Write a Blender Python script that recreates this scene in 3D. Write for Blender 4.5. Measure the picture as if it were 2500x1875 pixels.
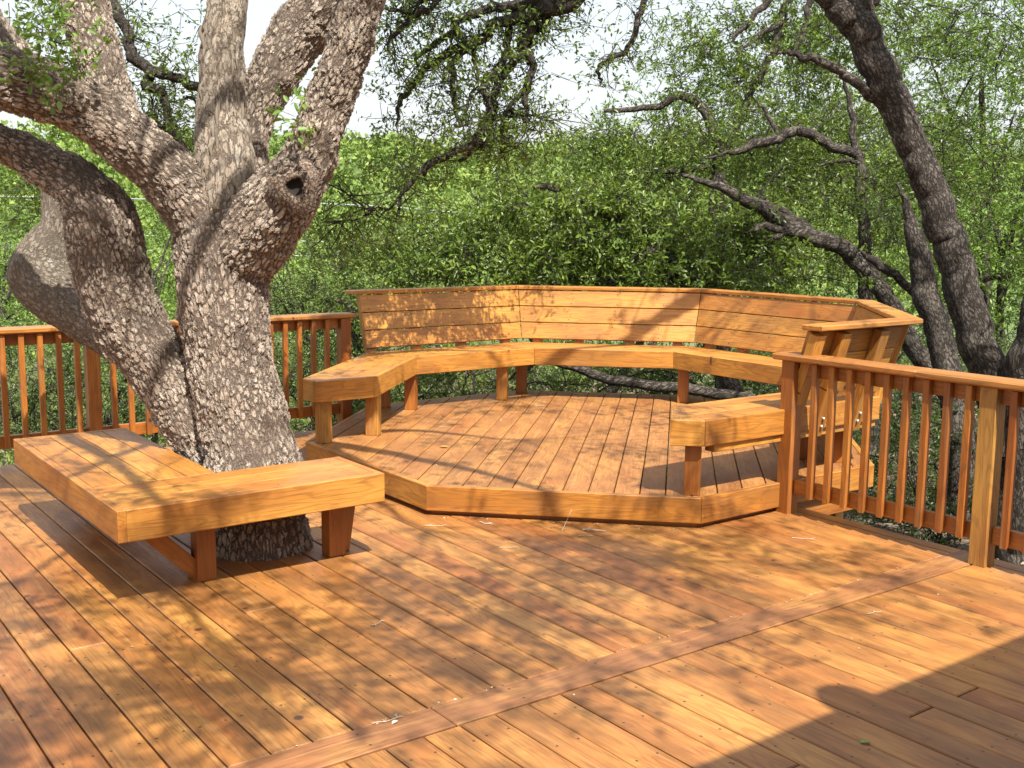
import bpy, math, random
import numpy as np
from mathutils import Matrix, Vector

# ------------------------------------------------------------------ scene, camera, world, sun
S = bpy.context.scene
for o in list(bpy.data.objects): bpy.data.objects.remove(o)
COL = S.collection
S.render.engine = 'CYCLES'
F_PX = 2671.84                       # focal length in photo pixels (2500 wide)
AL, PI_, RO, CH = math.radians(53.537), math.radians(8.271), math.radians(.5658), 1.6443
fwd = np.array([math.cos(AL)*math.cos(PI_), math.sin(AL)*math.cos(PI_), -math.sin(PI_)])
rt = np.array([math.sin(AL), -math.cos(AL), 0.]); up = np.cross(rt, fwd)
C0 = np.array([0, 0, CH])
cr = rt*math.cos(RO)+up*math.sin(RO); cu = up*math.cos(RO)-rt*math.sin(RO)
cam = bpy.data.cameras.new('camera'); camo = bpy.data.objects.new('camera', cam); COL.objects.link(camo)
camo.matrix_world = Matrix(((cr[0], cu[0], -fwd[0], 0), (cr[1], cu[1], -fwd[1], 0), (cr[2], cu[2], -fwd[2], CH), (0, 0, 0, 1)))
cam.sensor_width = 36; cam.lens = F_PX/2500*36; cam.clip_end = 2000; cam.clip_start = .05
S.camera = camo

TR = Vector((.16, .69, -1)).normalized()        # the way sunlight travels
SUN_EL = math.asin(-TR.z); SUN_AZ = math.atan2(-TR.x, -TR.y)   # azimuth from +Y, clockwise
W = bpy.data.worlds.new('World'); S.world = W; W.use_nodes = True
nt = W.node_tree; bg = nt.nodes['Background']
sky = nt.nodes.new('ShaderNodeTexSky'); sky.sky_type = 'NISHITA'; sky.sun_disc = False
sky.sun_elevation = SUN_EL; sky.sun_rotation = SUN_AZ
sky.air_density = 1.3; sky.dust_density = 5.0; sky.ozone_density = 1.5; sky.altitude = 200
veil = nt.nodes.new('ShaderNodeMix'); veil.data_type = 'RGBA'; veil.inputs[0].default_value = .62   # thin white haze over the whole sky
nt.links.new(sky.outputs[0], veil.inputs[6]); veil.inputs[7].default_value = (5.6, 5.75, 5.9, 1); nt.links.new(veil.outputs[2], bg.inputs[0]); bg.inputs[1].default_value = .112
sl = bpy.data.lights.new('sun', 'SUN'); sl.energy = 5.0; sl.angle = math.radians(.53); sl.color = (1, .95, .86)
so = bpy.data.objects.new('sun', sl); COL.objects.link(so)
so.rotation_euler = TR.to_track_quat('-Z', 'Y').to_euler(); so.location = (0, -10, 12)
S.view_settings.view_transform = 'Standard'; S.view_settings.look = 'None'
S.view_settings.gamma = 1; S.view_settings.use_curve_mapping = False; S.view_settings.exposure = 1.0
try:
    S.cycles.max_bounces = 8; S.cycles.transparent_max_bounces = 8
except Exception: pass

V_ = .8848
def at(x, y, D):                                 # a place seen at (x, y) of the 2212-wide view, D metres ahead
    u2 = (x/V_-1250)/F_PX; w2 = (y/V_-937.5)/F_PX
    u = u2*math.cos(RO)+w2*math.sin(RO); w = -u2*math.sin(RO)+w2*math.cos(RO)
    return C0+(rt*u-up*w+fwd)*D
def trace(pts):                                  # (x, y, half width px, depth) -> (xyz, radius)
    return [(at(x, y, D), h*D/(F_PX*V_)) for x, y, h, D in pts]

# ------------------------------------------------------------------ naming
def tag(o, label=None, cat=None, group=None, kind=None):
    if label: o['label'] = label
    if cat: o['category'] = cat
    if group: o['group'] = group
    if kind: o['kind'] = kind
    return o
def empty(name, loc, **k):
    o = bpy.data.objects.new(name, None); COL.objects.link(o); o.location = loc; o.empty_display_size = .2
    bpy.context.view_layer.update() if False else None
    o['_m'] = 0; del o['_m']
    return tag(o, **k)
def link(name, me, mat, parent=None, M=None):
    o = bpy.data.objects.new(name, me); COL.objects.link(o)
    if mat and not me.materials: me.materials.append(mat)
    M = M or Matrix.Identity(4)
    if parent is not None:
        o.parent = parent
        P = Matrix.Translation(parent.location) if parent.parent is None and parent.type == 'EMPTY' else WM.get(parent.name, Matrix.Identity(4))
        o.matrix_basis = P.inverted() @ M
    else: o.matrix_basis = M
    WM[o.name] = M
    return o
WM = {}

# ------------------------------------------------------------------ materials
def newmat(name):
    m = bpy.data.materials.new(name); m.use_nodes = True
    return m, m.node_tree, m.node_tree.nodes['Principled BSDF']
class N:                                         # tiny node helper
    def __init__(s, nt): s.nt = nt
    def n(s, t, **k):
        x = s.nt.nodes.new(t)
        for a, b in k.items(): setattr(x, a, b)
        return x
    def l(s, a, b): s.nt.links.new(a, b)
    def setin(s, node, i, v):
        if isinstance(v, bpy.types.NodeSocket): s.l(v, node.inputs[i])
        elif v is not None: node.inputs[i].default_value = v
    def math(s, op, a, b=None, c=None, clamp=False):
        x = s.n('ShaderNodeMath', operation=op, use_clamp=clamp)
        s.setin(x, 0, a); s.setin(x, 1, b); s.setin(x, 2, c); return x.outputs[0]
    def vmath(s, op, a, b=None, scale=None):
        x = s.n('ShaderNodeVectorMath', operation=op); s.setin(x, 0, a); s.setin(x, 1, b)
        if scale is not None: s.setin(x, 3, scale)
        return x.outputs['Value'] if op in ('LENGTH', 'DISTANCE', 'DOT_PRODUCT') else x.outputs[0]
    def noise(s, v, sc, det=2, rough=.5, dist=0):
        x = s.n('ShaderNodeTexNoise'); s.l(v, x.inputs['Vector'])
        x.inputs['Scale'].default_value = sc; x.inputs['Detail'].default_value = det
        x.inputs['Roughness'].default_value = rough; x.inputs['Distortion'].default_value = dist
        return x.outputs[0]
    def ramp(s, f, stops, interp='LINEAR'):
        x = s.n('ShaderNodeValToRGB'); s.l(f, x.inputs[0]); r = x.color_ramp; r.interpolation = interp
        while len(r.elements) < len(stops): r.elements.new(.5)
        for e, (p, c) in zip(r.elements, stops):
            e.position = p; e.color = (*c, 1) if len(c) == 3 else c
        return x.outputs[0]
    def mix(s, f, a, b, mode='MIX'):
        x = s.n('ShaderNodeMix', data_type='RGBA', blend_type=mode)
        s.setin(x, 0, f)
        for i, v in ((6, a), (7, b)):
            if isinstance(v, tuple) and len(v) == 3: v = (*v, 1)
            s.setin(x, i, v)
        return x.outputs[2]
    def smooth(s, v, a, b):
        x = s.n('ShaderNodeMapRange', interpolation_type='SMOOTHSTEP'); s.setin(x, 0, v)
        x.inputs[1].default_value = a; x.inputs[2].default_value = b; return x.outputs[0]

def wood(name, tones, rough=.42, screws=False, blotch=.5, coat=.04, knots=.45):
    m, nt, bs = newmat(name); g = N(nt)
    tc = g.n('ShaderNodeTexCoord').outputs['Object']; rnd = g.n('ShaderNodeObjectInfo').outputs['Random']
    off = g.n('ShaderNodeCombineXYZ'); 
    for i, k in enumerate((173., 91., 57.)): g.l(g.math('MULTIPLY', rnd, k), off.inputs[i])
    P = g.vmath('ADD', tc, off.outputs[0])
    # knots (cells about 35 x 15 cm, only some carry a knot)
    kn = g.vmath('MULTIPLY', P, (2.1, 5.5, 5.5)); vo = g.n('ShaderNodeTexVoronoi'); vo.inputs['Scale'].default_value = 1; g.l(kn, vo.inputs['Vector'])
    dv = g.vmath('SUBTRACT', kn, vo.outputs['Position']); dv = g.vmath('MULTIPLY', dv, (1/2.1, 1/5.5, .25/5.5)); dist = g.vmath('LENGTH', dv)
    sep = g.n('ShaderNodeSeparateColor'); g.l(vo.outputs['Color'], sep.inputs[0])
    has = g.math('GREATER_THAN', sep.outputs[0], knots)
    krad = g.math('MULTIPLY_ADD', g.math('POWER', sep.outputs[1], 2.), .017, .0045)
    kd = g.math('DIVIDE', dist, krad)
    knot = g.math('MULTIPLY', g.smooth(kd, 1.15, .55), has)
    halo = g.math('MULTIPLY', g.smooth(kd, 4.5, 1.), has)
    # growth rings: bent lines that bulge round the knots
    warp = g.noise(g.vmath('MULTIPLY', P, (1.1, 7, 7)), 1.0, 2, .5)
    warp2 = g.math('MULTIPLY', g.math('MULTIPLY', halo, has), .35)
    ph = g.math('ADD', g.math('MULTIPLY', warp, 6.), warp2)
    rings = g.math('SINE', g.math('MULTIPLY', ph, 14.))
    ringl = g.smooth(rings, .2, 1.)
    fib = g.noise(g.vmath('MULTIPLY', P, (5, 170, 170)), 1., 3, .6)
    fib2 = g.noise(g.vmath('MULTIPLY', P, (1.5, 45, 45)), 1., 2, .5)
    blo = g.noise(g.vmath('MULTIPLY', P, (2.2, 5, 5)), 1., 4, .55)
    red = g.noise(g.vmath('MULTIPLY', P, (.9, 4, 4)), 1., 2, .5)
    c = g.ramp(rnd, [(p, (q[0]*.80, q[1]*.715, q[2]*.49)) for p, q in tones])
    c = g.mix(g.math('MULTIPLY', g.smooth(red, .5, .75), .55), c, (.27, .075, .016))
    c = g.mix(g.math('MULTIPLY', g.smooth(blo, .42, .7), blotch), c, (.155, .07, .022))
    c = g.mix(g.math('MULTIPLY', g.smooth(blo, .5, .3), blotch*.5), c, (.58, .31, .075))
    c = g.mix(g.math('MULTIPLY', ringl, .3), c, (.15, .06, .016), 'MIX')
    c = g.mix(g.math('MULTIPLY', g.smooth(fib, .48, .68), .5), c, (.13, .052, .016))
    c = g.mix(g.math('MULTIPLY', g.smooth(fib2, .55, .8), .3), c, (.52, .31, .13))
    c = g.mix(g.math('MULTIPLY', halo, .4), c, (.19, .065, .02))
    c = g.mix(g.math('MULTIPLY', knot, .88), c, (.045, .022, .018))
    if screws:
        sx = g.n('ShaderNodeSeparateXYZ'); g.l(tc, sx.inputs[0])
        a = g.math('ABSOLUTE', g.math('SUBTRACT', g.math('PINGPONG', g.math('ADD', sx.outputs[0], .1), .203), .0))
        b = g.math('SUBTRACT', g.math('ABSOLUTE', sx.outputs[1]), .044)
        r = g.math('SQRT', g.math('ADD', g.math('MULTIPLY', a, a), g.math('MULTIPLY', b, b)))
        sc = g.smooth(r, .0062, .004)
        c = g.mix(g.math('MULTIPLY', sc, .92), c, (.035, .02, .014))
    g.l(c, bs.inputs['Base Color'])
    rr = g.n('ShaderNodeMapRange'); g.l(blo, rr.inputs[0]); rr.inputs[3].default_value = rough-.1; rr.inputs[4].default_value = rough+.2
    g.l(rr.outputs[0], bs.inputs['Roughness'])
    bs.inputs['Coat Weight'].default_value = coat; bs.inputs['Coat Roughness'].default_value = .33
    h = g.math('ADD', g.math('MULTIPLY', fib, .6), g.math('MULTIPLY', ringl, .5)); h = g.math('ADD', h, g.math('MULTIPLY', knot, -.8))
    bp = g.n('ShaderNodeBump'); bp.inputs['Strength'].default_value = .35; bp.inputs['Distance'].default_value = .0016
    g.l(h, bp.inputs['Height']); g.l(bp.outputs[0], bs.inputs['Normal'])
    return m
M_DECK = wood('stained_deck_boards', [(0, (.46, .215, .080)), (.2, (.50, .245, .090)), (.4, (.43, .185, .066)), (.6, (.52, .262, .098)), (.8, (.36, .135, .052)), (.9, (.54, .275, .10)), (1, (.42, .19, .075))], .40, True, .7)
M_PLAT = wood('stained_platform_boards', [(0, (.44, .215, .092)), (.3, (.47, .235, .105)), (.6, (.40, .185, .08)), (1, (.45, .22, .09))], .45, True, .5)
M_CAP = wood('rail_cap_wood', [(0, (.50, .22, .062)), (1, (.55, .26, .075))], .36, False, .35)
M_GOLD = wood('golden_bench_wood', [(0, (.60, .30, .072)), (.25, (.64, .335, .085)), (.5, (.52, .22, .045)), (.75, (.58, .27, .06)), (1, (.63, .32, .085))], .38, True, .5, knots=.4)
M_RED = wood('reddish_rail_wood', [(0, (.42, .145, .030)), (.4, (.47, .175, .038)), (.7, (.35, .105, .022)), (1, (.50, .20, .045))], .36, False, .4)
M_YEL = wood('pale_yellow_post_wood', [(0, (.58, .32, .085)), (1, (.62, .36, .10))], .5, False, .45)
M_DIV = wood('weathered_divider_board', [(0, (.36, .165, .095)), (1, (.38, .175, .095))], .42, True, .7)
M_DARK = wood('dark_joist_wood', [(0, (.25, .12, .06)), (1, (.3, .14, .07))], .7, False, .4)  # darker brown wood for the joists and seat framing

def bark(name, light, mid, crack, scale, disp, zs=1., use_attr=True, lichen=.25, both=True, edge=.16, soft=1., wa=1.9):
    m, nt, bs = newmat(name); g = N(nt)
    if use_attr:
        at_ = g.n('ShaderNodeAttribute'); at_.attribute_name = 'bark'; P = at_.outputs['Vector']
    else: P = g.n('ShaderNodeTexCoord').outputs['Object']
    big = g.n('ShaderNodeTexCoord').outputs['Object']
    if not use_attr: P = g.vmath('MULTIPLY', P, (1, 1, zs))
    def warped(fr, amt, off):
        wn = g.n('ShaderNodeTexNoise'); g.l(g.vmath('ADD', P, off), wn.inputs['Vector']); wn.inputs['Scale'].default_value = fr; wn.inputs['Detail'].default_value = 4; wn.inputs['Roughness'].default_value = .65
        return g.vmath('ADD', P, g.vmath('SCALE', g.vmath('SUBTRACT', wn.outputs['Color'], (.5, .5, .5)), scale=amt))
    Q = warped(scale*1.3, wa/scale, (0, 0, 0)); Q2 = warped(scale*2.2, 1.1/scale, (3, 1, 2))
    ve = g.n('ShaderNodeTexVoronoi', feature='DISTANCE_TO_EDGE'); g.l(Q, ve.inputs['Vector']); ve.inputs['Scale'].default_value = scale
    ve2 = g.n('ShaderNodeTexVoronoi', feature='DISTANCE_TO_EDGE'); g.l(Q2, ve2.inputs['Vector']); ve2.inputs['Scale'].default_value = scale*2.1
    vc = g.n('ShaderNodeTexVoronoi'); g.l(Q, vc.inputs['Vector']); vc.inputs['Scale'].default_value = scale
    fine = g.noise(P, scale*3.2, 5, .7); coarse = g.noise(big, 3.2, 3, .6); med = g.noise(big, 11, 4, .65); wid = g.noise(big, 6, 3, .6)
    ew = g.math('MULTIPLY_ADD', g.smooth(wid, .3, .7), edge*1.3, edge*.45)
    pl = g.math('DIVIDE', ve.outputs['Distance'], ew, clamp=True); plate = g.smooth(pl, 0., 1.)
    pl2 = g.smooth(ve2.outputs['Distance'], .0, edge*.8)
    sc = g.n('ShaderNodeSeparateColor'); g.l(vc.outputs['Color'], sc.inputs[0])
    c = g.mix(g.math('MULTIPLY_ADD', sc.outputs[1], .55, g.math('MULTIPLY', g.smooth(fine, .3, .7), .5)), mid, light)
    c = g.mix(g.math('MULTIPLY', g.smooth(fine, .42, .7), .6), c, tuple(x*.5 for x in mid))
    c = g.mix(g.math('MULTIPLY', g.math('SUBTRACT', 1., pl2), .45*soft), c, tuple(x*.4 for x in mid))
    c = g.mix(g.math('MULTIPLY', g.smooth(med, .5, .72), lichen), c, (.42, .41, .38))
    c = g.mix(g.math('MULTIPLY', g.smooth(coarse, .52, .78), .4), c, tuple(x*.55 for x in mid))
    c = g.mix(g.math('MULTIPLY', g.math('SUBTRACT', 1., plate), .9*soft), c, crack)
    g.l(c, bs.inputs['Base Color']); bs.inputs['Roughness'].default_value = .92
    bs.inputs['Specular IOR Level'].default_value = .25
    h = g.math('MULTIPLY', g.math('POWER', plate, .8), g.math('MULTIPLY_ADD', sc.outputs[1], 1.0, .25))
    h = g.math('ADD', h, g.math('MULTIPLY', pl2, .22)); h = g.math('ADD', h, g.math('MULTIPLY', fine, .35))
    if both:
        d = g.n('ShaderNodeDisplacement'); d.inputs['Scale'].default_value = disp; d.inputs['Midlevel'].default_value = .8
        g.l(h, d.inputs['Height']); g.l(d.outputs[0], nt.nodes['Material Output'].inputs['Displacement'])
        m.displacement_method = 'BOTH'
    else:
        bp = g.n('ShaderNodeBump'); bp.inputs['Strength'].default_value = 1; bp.inputs['Distance'].default_value = disp
        g.l(h, bp.inputs['Height']); g.l(bp.outputs[0], bs.inputs['Normal'])
    return m
M_BARK = bark('plated_oak_bark', (.66, .565, .47), (.36, .275, .21), (.075, .05, .036), 41, .016, edge=.26, soft=.88, wa=1.5)
M_SMOOTH = bark('smooth_grey_bark', (.30, .25, .195), (.23, .19, .145), (.08, .062, .047), 38, .009, lichen=.4, edge=.28, soft=.8)
M_DEAD = bark('weathered_dead_wood', (.38, .32, .25), (.24, .19, .145), (.06, .04, .03), 26, .007, lichen=.4, edge=.12, soft=.8)
M_BARK2 = bark('dark_furrowed_bark', (.22, .19, .155), (.11, .09, .073), (.018, .013, .011), 42, .012, both=False, lichen=.22, edge=.25)
M_TWIG = bark('dark_twig_bark', (.10, .085, .07), (.045, .036, .03), (.02, .015, .012), 40, .004, use_attr=False, both=False)
M_PALETWIG = bark('grey_twig_bark', (.30, .26, .22), (.16, .13, .11), (.05, .04, .03), 40, .003, use_attr=False, both=False)

def leafmat(name, stops, gloss=.38, trans=.35):
    m, nt, bs = newmat(name); g = N(nt)
    a = g.n('ShaderNodeAttribute'); a.attribute_name = 'tint'
    c = g.ramp(a.outputs['Fac'], stops)
    g.l(c, bs.inputs['Base Color']); bs.inputs['Roughness'].default_value = gloss
    bs.inputs['Specular IOR Level'].default_value = .5
    tr = g.n('ShaderNodeBsdfTranslucent'); g.l(g.mix(.45, c, (.30, .42, .04), 'MIX'), tr.inputs[0])
    mx = g.n('ShaderNodeMixShader'); mx.inputs[0].default_value = trans
    g.l(bs.outputs[0], mx.inputs[1]); g.l(tr.outputs[0], mx.inputs[2]); g.l(mx.outputs[0], nt.nodes['Material Output'].inputs[0])
    return m
L_OAK = leafmat('live_oak_leaves', [(0, (.04, .072, .014)), (.3, (.072, .12, .02)), (.6, (.12, .185, .026)), (.88, (.215, .29, .045)), (.965, (.20, .25, .05)), (1, (.30, .12, .035))])
L_BRIGHT = leafmat('bright_green_leaves', [(0, (.06, .12, .018)), (.4, (.10, .19, .025)), (.8, (.18, .30, .045)), (1, (.26, .37, .065))], .5)
L_JUN = leafmat('juniper_foliage', [(0, (.06, .10, .025)), (.5, (.10, .165, .035)), (.85, (.16, .22, .05)), (1, (.28, .26, .13))], .65, .2)
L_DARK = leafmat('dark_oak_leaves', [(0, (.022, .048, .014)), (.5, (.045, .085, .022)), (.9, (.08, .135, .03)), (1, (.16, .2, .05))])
L_HILL = leafmat('hillside_foliage', [(0, (.06, .105, .018)), (.5, (.125, .195, .03)), (1, (.24, .31, .06))], .7, .15)

def plain(name, col, rough=.6, metal=0, bump=0, var=.25, sc=8):
    m, nt, bs = newmat(name); g = N(nt); tc = g.n('ShaderNodeTexCoord').outputs['Object']
    n1 = g.noise(tc, sc, 4, .6)
    c = g.mix(g.math('MULTIPLY', n1, var*2), col, tuple(x*.5 for x in col)); g.l(c, bs.inputs['Base Color'])
    bs.inputs['Roughness'].default_value = rough; bs.inputs['Metallic'].default_value = metal
    if bump:
        b = g.n('ShaderNodeBump'); b.inputs['Distance'].default_value = bump; g.l(n1, b.inputs['Height']); g.l(b.outputs[0], bs.inputs['Normal'])
    return m
def groundmat():
    m, nt, bs = newmat('leaf_strewn_earth'); g = N(nt); tc = g.n('ShaderNodeTexCoord').outputs['Object']
    a = g.noise(tc, .35, 4, .6); b = g.noise(tc, 9, 4, .7); v = g.n('ShaderNodeTexVoronoi'); v.inputs['Scale'].default_value = 22; g.l(tc, v.inputs['Vector'])
    s = g.n('ShaderNodeSeparateColor'); g.l(v.outputs['Color'], s.inputs[0])
    lit = g.ramp(s.outputs[0], [(0, (.06, .04, .025)), (.4, (.12, .08, .05)), (.7, (.20, .14, .09)), (1, (.30, .23, .17))])
    c = g.mix(g.smooth(b, .35, .65), (.12, .09, .06), lit)
    c = g.mix(g.math('MULTIPLY', g.smooth(a, .56, .7), .5), c, (.30, .26, .21))
    sp = g.n('ShaderNodeSeparateXYZ'); g.l(tc, sp.inputs[0])
    far = g.math('ADD', g.math('MULTIPLY', sp.outputs[0], .59), g.math('MULTIPLY', sp.outputs[1], .8))
    c = g.mix(g.smooth(far, 24, 45), c, (.10, .15, .045))
    g.l(c, bs.inputs['Base Color']); bs.inputs['Roughness'].default_value = .95
    bp = g.n('ShaderNodeBump'); bp.inputs['Distance'].default_value = .03; g.l(b, bp.inputs['Height']); g.l(bp.outputs[0], bs.inputs['Normal'])
    return m
M_GROUND = groundmat()
M_METAL = plain('galvanised_bolt', (.62, .62, .6), .35, .9)
M_WIRE = plain('overhead_wire', (.45, .47, .5), .5, .3)
M_DRY = plain('pale_dry_twig', (.50, .42, .32), .8, 0, 0, .3, 60)
M_PETAL = plain('pale_fallen_flower_bits', (.72, .66, .5), .8, 0, 0, .3, 30)
M_OLEAF = plain('fallen_orange_leaf', (.75, .30, .06), .6, 0, 0, .3, 30)
M_GLEAF = plain('fallen_green_leaf', (.22, .34, .10), .6, 0, 0, .3, 30)
M_STUCCO = plain('house_siding', (.55, .45, .33), .8, 0, .004, .15)
M_ROOF = plain('roof_shingle_grey', (.16, .14, .125), .9, 0, .01, .3, 20)
M_ROCK = plain('pale_caliche', (.62, .56, .48), .95, 0, .03, .25, 3)

# ------------------------------------------------------------------ plank builder
def mesh_poly(name, verts, faces):
    me = bpy.data.meshes.new(name); me.from_pydata([tuple(v) for v in verts], [], faces); me.validate(); me.update(); return me
def slab(poly, t, ch=.004, name='plank'):
    """convex polygon (x along the grain, y across) extruded z 0..t, top and bottom edges eased"""
    p = [Vector(q) for q in poly]; a = sum(p[i].cross(p[(i+1) % len(p)]) for i in range(len(p)))
    if a < 0: p = p[::-1]
    n = len(p); ins = []
    for i in range(n):
        d0 = (p[i]-p[i-1]).normalized(); d1 = (p[(i+1) % n]-p[i]).normalized()
        n0 = Vector((-d0.y, d0.x)); n1 = Vector((-d1.y, d1.x)); b = n0+n1; L = b.length
        if L < 1e-5: ins.append(p[i]); continue
        b /= L; ins.append(p[i]+b*ch/max(.35, b.dot(n0)))
    if ch <= 0:
        vs = [(*q, 0) for q in p]+[(*q, t) for q in p]; rings = 2
    else:
        vs = [(*q, 0) for q in ins]+[(*q, ch) for q in p]+[(*q, t-ch) for q in p]+[(*q, t) for q in ins]; rings = 4
    f = [tuple(range(n))[::-1], tuple(range((rings-1)*n, rings*n))]
    for r in range(rings-1):
        for i in range(n):
            j = (i+1) % n; f.append((r*n+i, r*n+j, (r+1)*n+j, (r+1)*n+i))
    return mesh_poly(name, vs, f)
def frame(o, x, z=None, y=None):
    x = Vector(x).normalized()
    if z is not None: z = Vector(z); z = (z-x*z.dot(x)).normalized(); y = z.cross(x)
    else: y = Vector(y); y = (y-x*y.dot(x)).normalized(); z = x.cross(y)
    return Matrix(((x.x, y.x, z.x, o[0]), (x.y, y.y, z.y, o[1]), (x.z, y.z, z.z, o[2]), (0, 0, 0, 1)))
_cache = {}
def beam(name, parent, a, b, w, h, upv, mat, ch=.003, c0=0., c1=0.):
    """rectangular timber from a to b (centre line), w across, h along upv; c0, c1 skew the ends"""
    a = Vector(a); b = Vector(b); L = (b-a).length
    M = frame(a, b-a, z=upv) @ Matrix.Translation((0, 0, -h/2))
    key = (round(L, 3), w, h, ch, c0, c1, mat.name)
    if key not in _cache:
        me = slab([(0, -w/2), (L, -w/2), (L, w/2), (0, w/2)], h, ch, name)
        for v in me.vertices:
            if v.co.x < L/2 and c0: v.co.x += c0*(v.co.z/h)
            if v.co.x > L/2 and c1: v.co.x += c1*(v.co.z/h)
        _cache[key] = me
    return link(name, _cache[key], mat, parent, M)
def clip(poly, half):                            # keep points with n.p <= d for each (nx, ny, d)
    for nx, ny, d in half:
        out = []
        for i in range(len(poly)):
            p, q = poly[i], poly[(i+1) % len(poly)]; a = nx*p[0]+ny*p[1]-d; b = nx*q[0]+ny*q[1]-d
            if a <= 0: out.append(p)
            if (a < 0 < b) or (b < 0 < a):
                t = a/(a-b); out.append((p[0]+(q[0]-p[0])*t, p[1]+(q[1]-p[1])*t))
        poly = out
        if len(poly) < 3: return []
    return poly
def area(p): return abs(sum(p[i][0]*p[(i+1) % len(p)][1]-p[(i+1) % len(p)][0]*p[i][1] for i in range(len(p))))/2

rnd = random.Random(7)
# ------------------------------------------------------------------ ground
def hz(x, y):
    d = x*.588+y*.796; s = x*.804-y*.594                     # ahead, to the right
    z = -1.05-.05*max(0, d-8)
    if d > 30: z = -1.05-1.1-.03*(d-30)
    if d > 45:
        t = min(1, (d-45)/190); z = -2.6+(15.5-.035*s*(1 if s > 0 else .35))*(t*t*(3-2*t))
    z += .12*math.sin(x*.7+1.3)*math.sin(y*.6)+(.9*math.sin(x*.09)*math.cos(y*.07) if d > 40 else 0)
    return z
def build_ground():
    r = [0]
    n = 110; xs = []
    g = np.concatenate([-np.geomspace(400, 12, 22), np.linspace(-10, 40, 60), np.geomspace(42, 420, 40)])
    vs = [(x, y, hz(x, y)) for x in g for y in g]; m = len(g)
    f = [(i*m+j, (i+1)*m+j, (i+1)*m+j+1, i*m+j+1) for i in range(m-1) for j in range(m-1)]
    me = mesh_poly('ground', vs, f)
    for p in me.polygons: p.use_smooth = True
    o = link('ground', me, M_GROUND); tag(o, kind='structure')
build_ground()

# ------------------------------------------------------------------ deck
BW = .1435; G = .0065; TH = .036
XE, YE = 5.15, 7.88; XW, YS = -1.55, -1.0; X0 = 1.463
def joists():
    vs, fs = [], []
    def bx(x0, x1, y0, y1, z0, z1):
        k = len(vs); vs.extend([(x, y, z) for z in (z0, z1) for x, y in ((x0, y0), (x1, y0), (x1, y1), (x0, y1))])
        fs.extend([(k+3, k+2, k+1, k), (k+4, k+5, k+6, k+7)]+[(k+i, k+(i+1) % 4, k+4+(i+1) % 4, k+4+i) for i in range(4)])
    for y in np.arange(YS+.1, YE-.15, .42): bx(XW+.05, XE-.06, y, y+.038, -.23, -TH-.002)
    bx(XE-.058, XE-.02, YS, YE-.02, -.24, -TH-.002); bx(XW, XW+.04, YS, YE-.02, -.24, -TH-.002); bx(XW+.045, XE-.062, YE-.06, YE-.022, -.24, -TH-.002)
    for x in (-1, 1.2, 3.4, 5.0):
        for y in (-.5, 2.4, 5.2, 7.6): bx(x-.07, x+.07, y-.07, y+.07, -1.8, -.235)
    return mesh_poly('deck_frame', vs, fs)
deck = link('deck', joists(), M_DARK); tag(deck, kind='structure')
def deck_board(x0, x1, y0, y1):                  # grain along Y
    me = slab([(0, -(x1-x0)/2), (y1-y0, -(x1-x0)/2), (y1-y0, (x1-x0)/2), (0, (x1-x0)/2)], TH, .0045)
    dz = rnd.uniform(-.0012, .0012)
    link('deck_board', me, M_DECK, deck, frame(((x0+x1)/2, y0, -TH+dz), (0, 1, 0), z=(0, 0, 1)))
TREE = (2.22, 5.2)
k0 = int(math.floor((XW-X0)/BW)); k1 = int(math.ceil((XE-X0)/BW))
for k in range(k0, k1):
    x0 = X0+k*BW+G/2; x1 = min(X0+(k+1)*BW-G/2, XE)
    if x1-x0 < .03: continue
    if XE-x1 < .05: x1 = XE
    ya, yb = 3.031, YE
    cuts = [ya, yb]
    if rnd.random() < .55: cuts.insert(1, rnd.choice([4.26, 5.07, 5.88, 6.7]))
    for i in range(len(cuts)-1): deck_board(x0, x1, cuts[i]+(G/2 if i else 0), cuts[i+1]-G/2)
for k in range(k0-1, k1+2):
    x0 = 1.483+k*.1425+G/2; x1 = 1.483+(k+1)*.1425-G/2
    if x1 < XW+.1 or x0 > XE-.03: continue
    x1 = min(x1, XE)
    cuts = [YS, 2.861]
    if rnd.random() < .5: cuts.insert(1, rnd.choice([.4, 1.25, 2.03]))
    for i in range(len(cuts)-1): deck_board(x0, x1, cuts[i], cuts[i+1]-G)
for a, b in ((XW, 1.9), (1.904, XE)):            # the divider board
    me = slab([(0, -.0805), (b-a, -.0805), (b-a, .0805), (0, .0805)], TH, .004)
    link('divider_board', me, M_DIV, deck, frame((a, 2.946, -TH+.001), (1, 0, 0), z=(0, 0, 1)))

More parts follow.
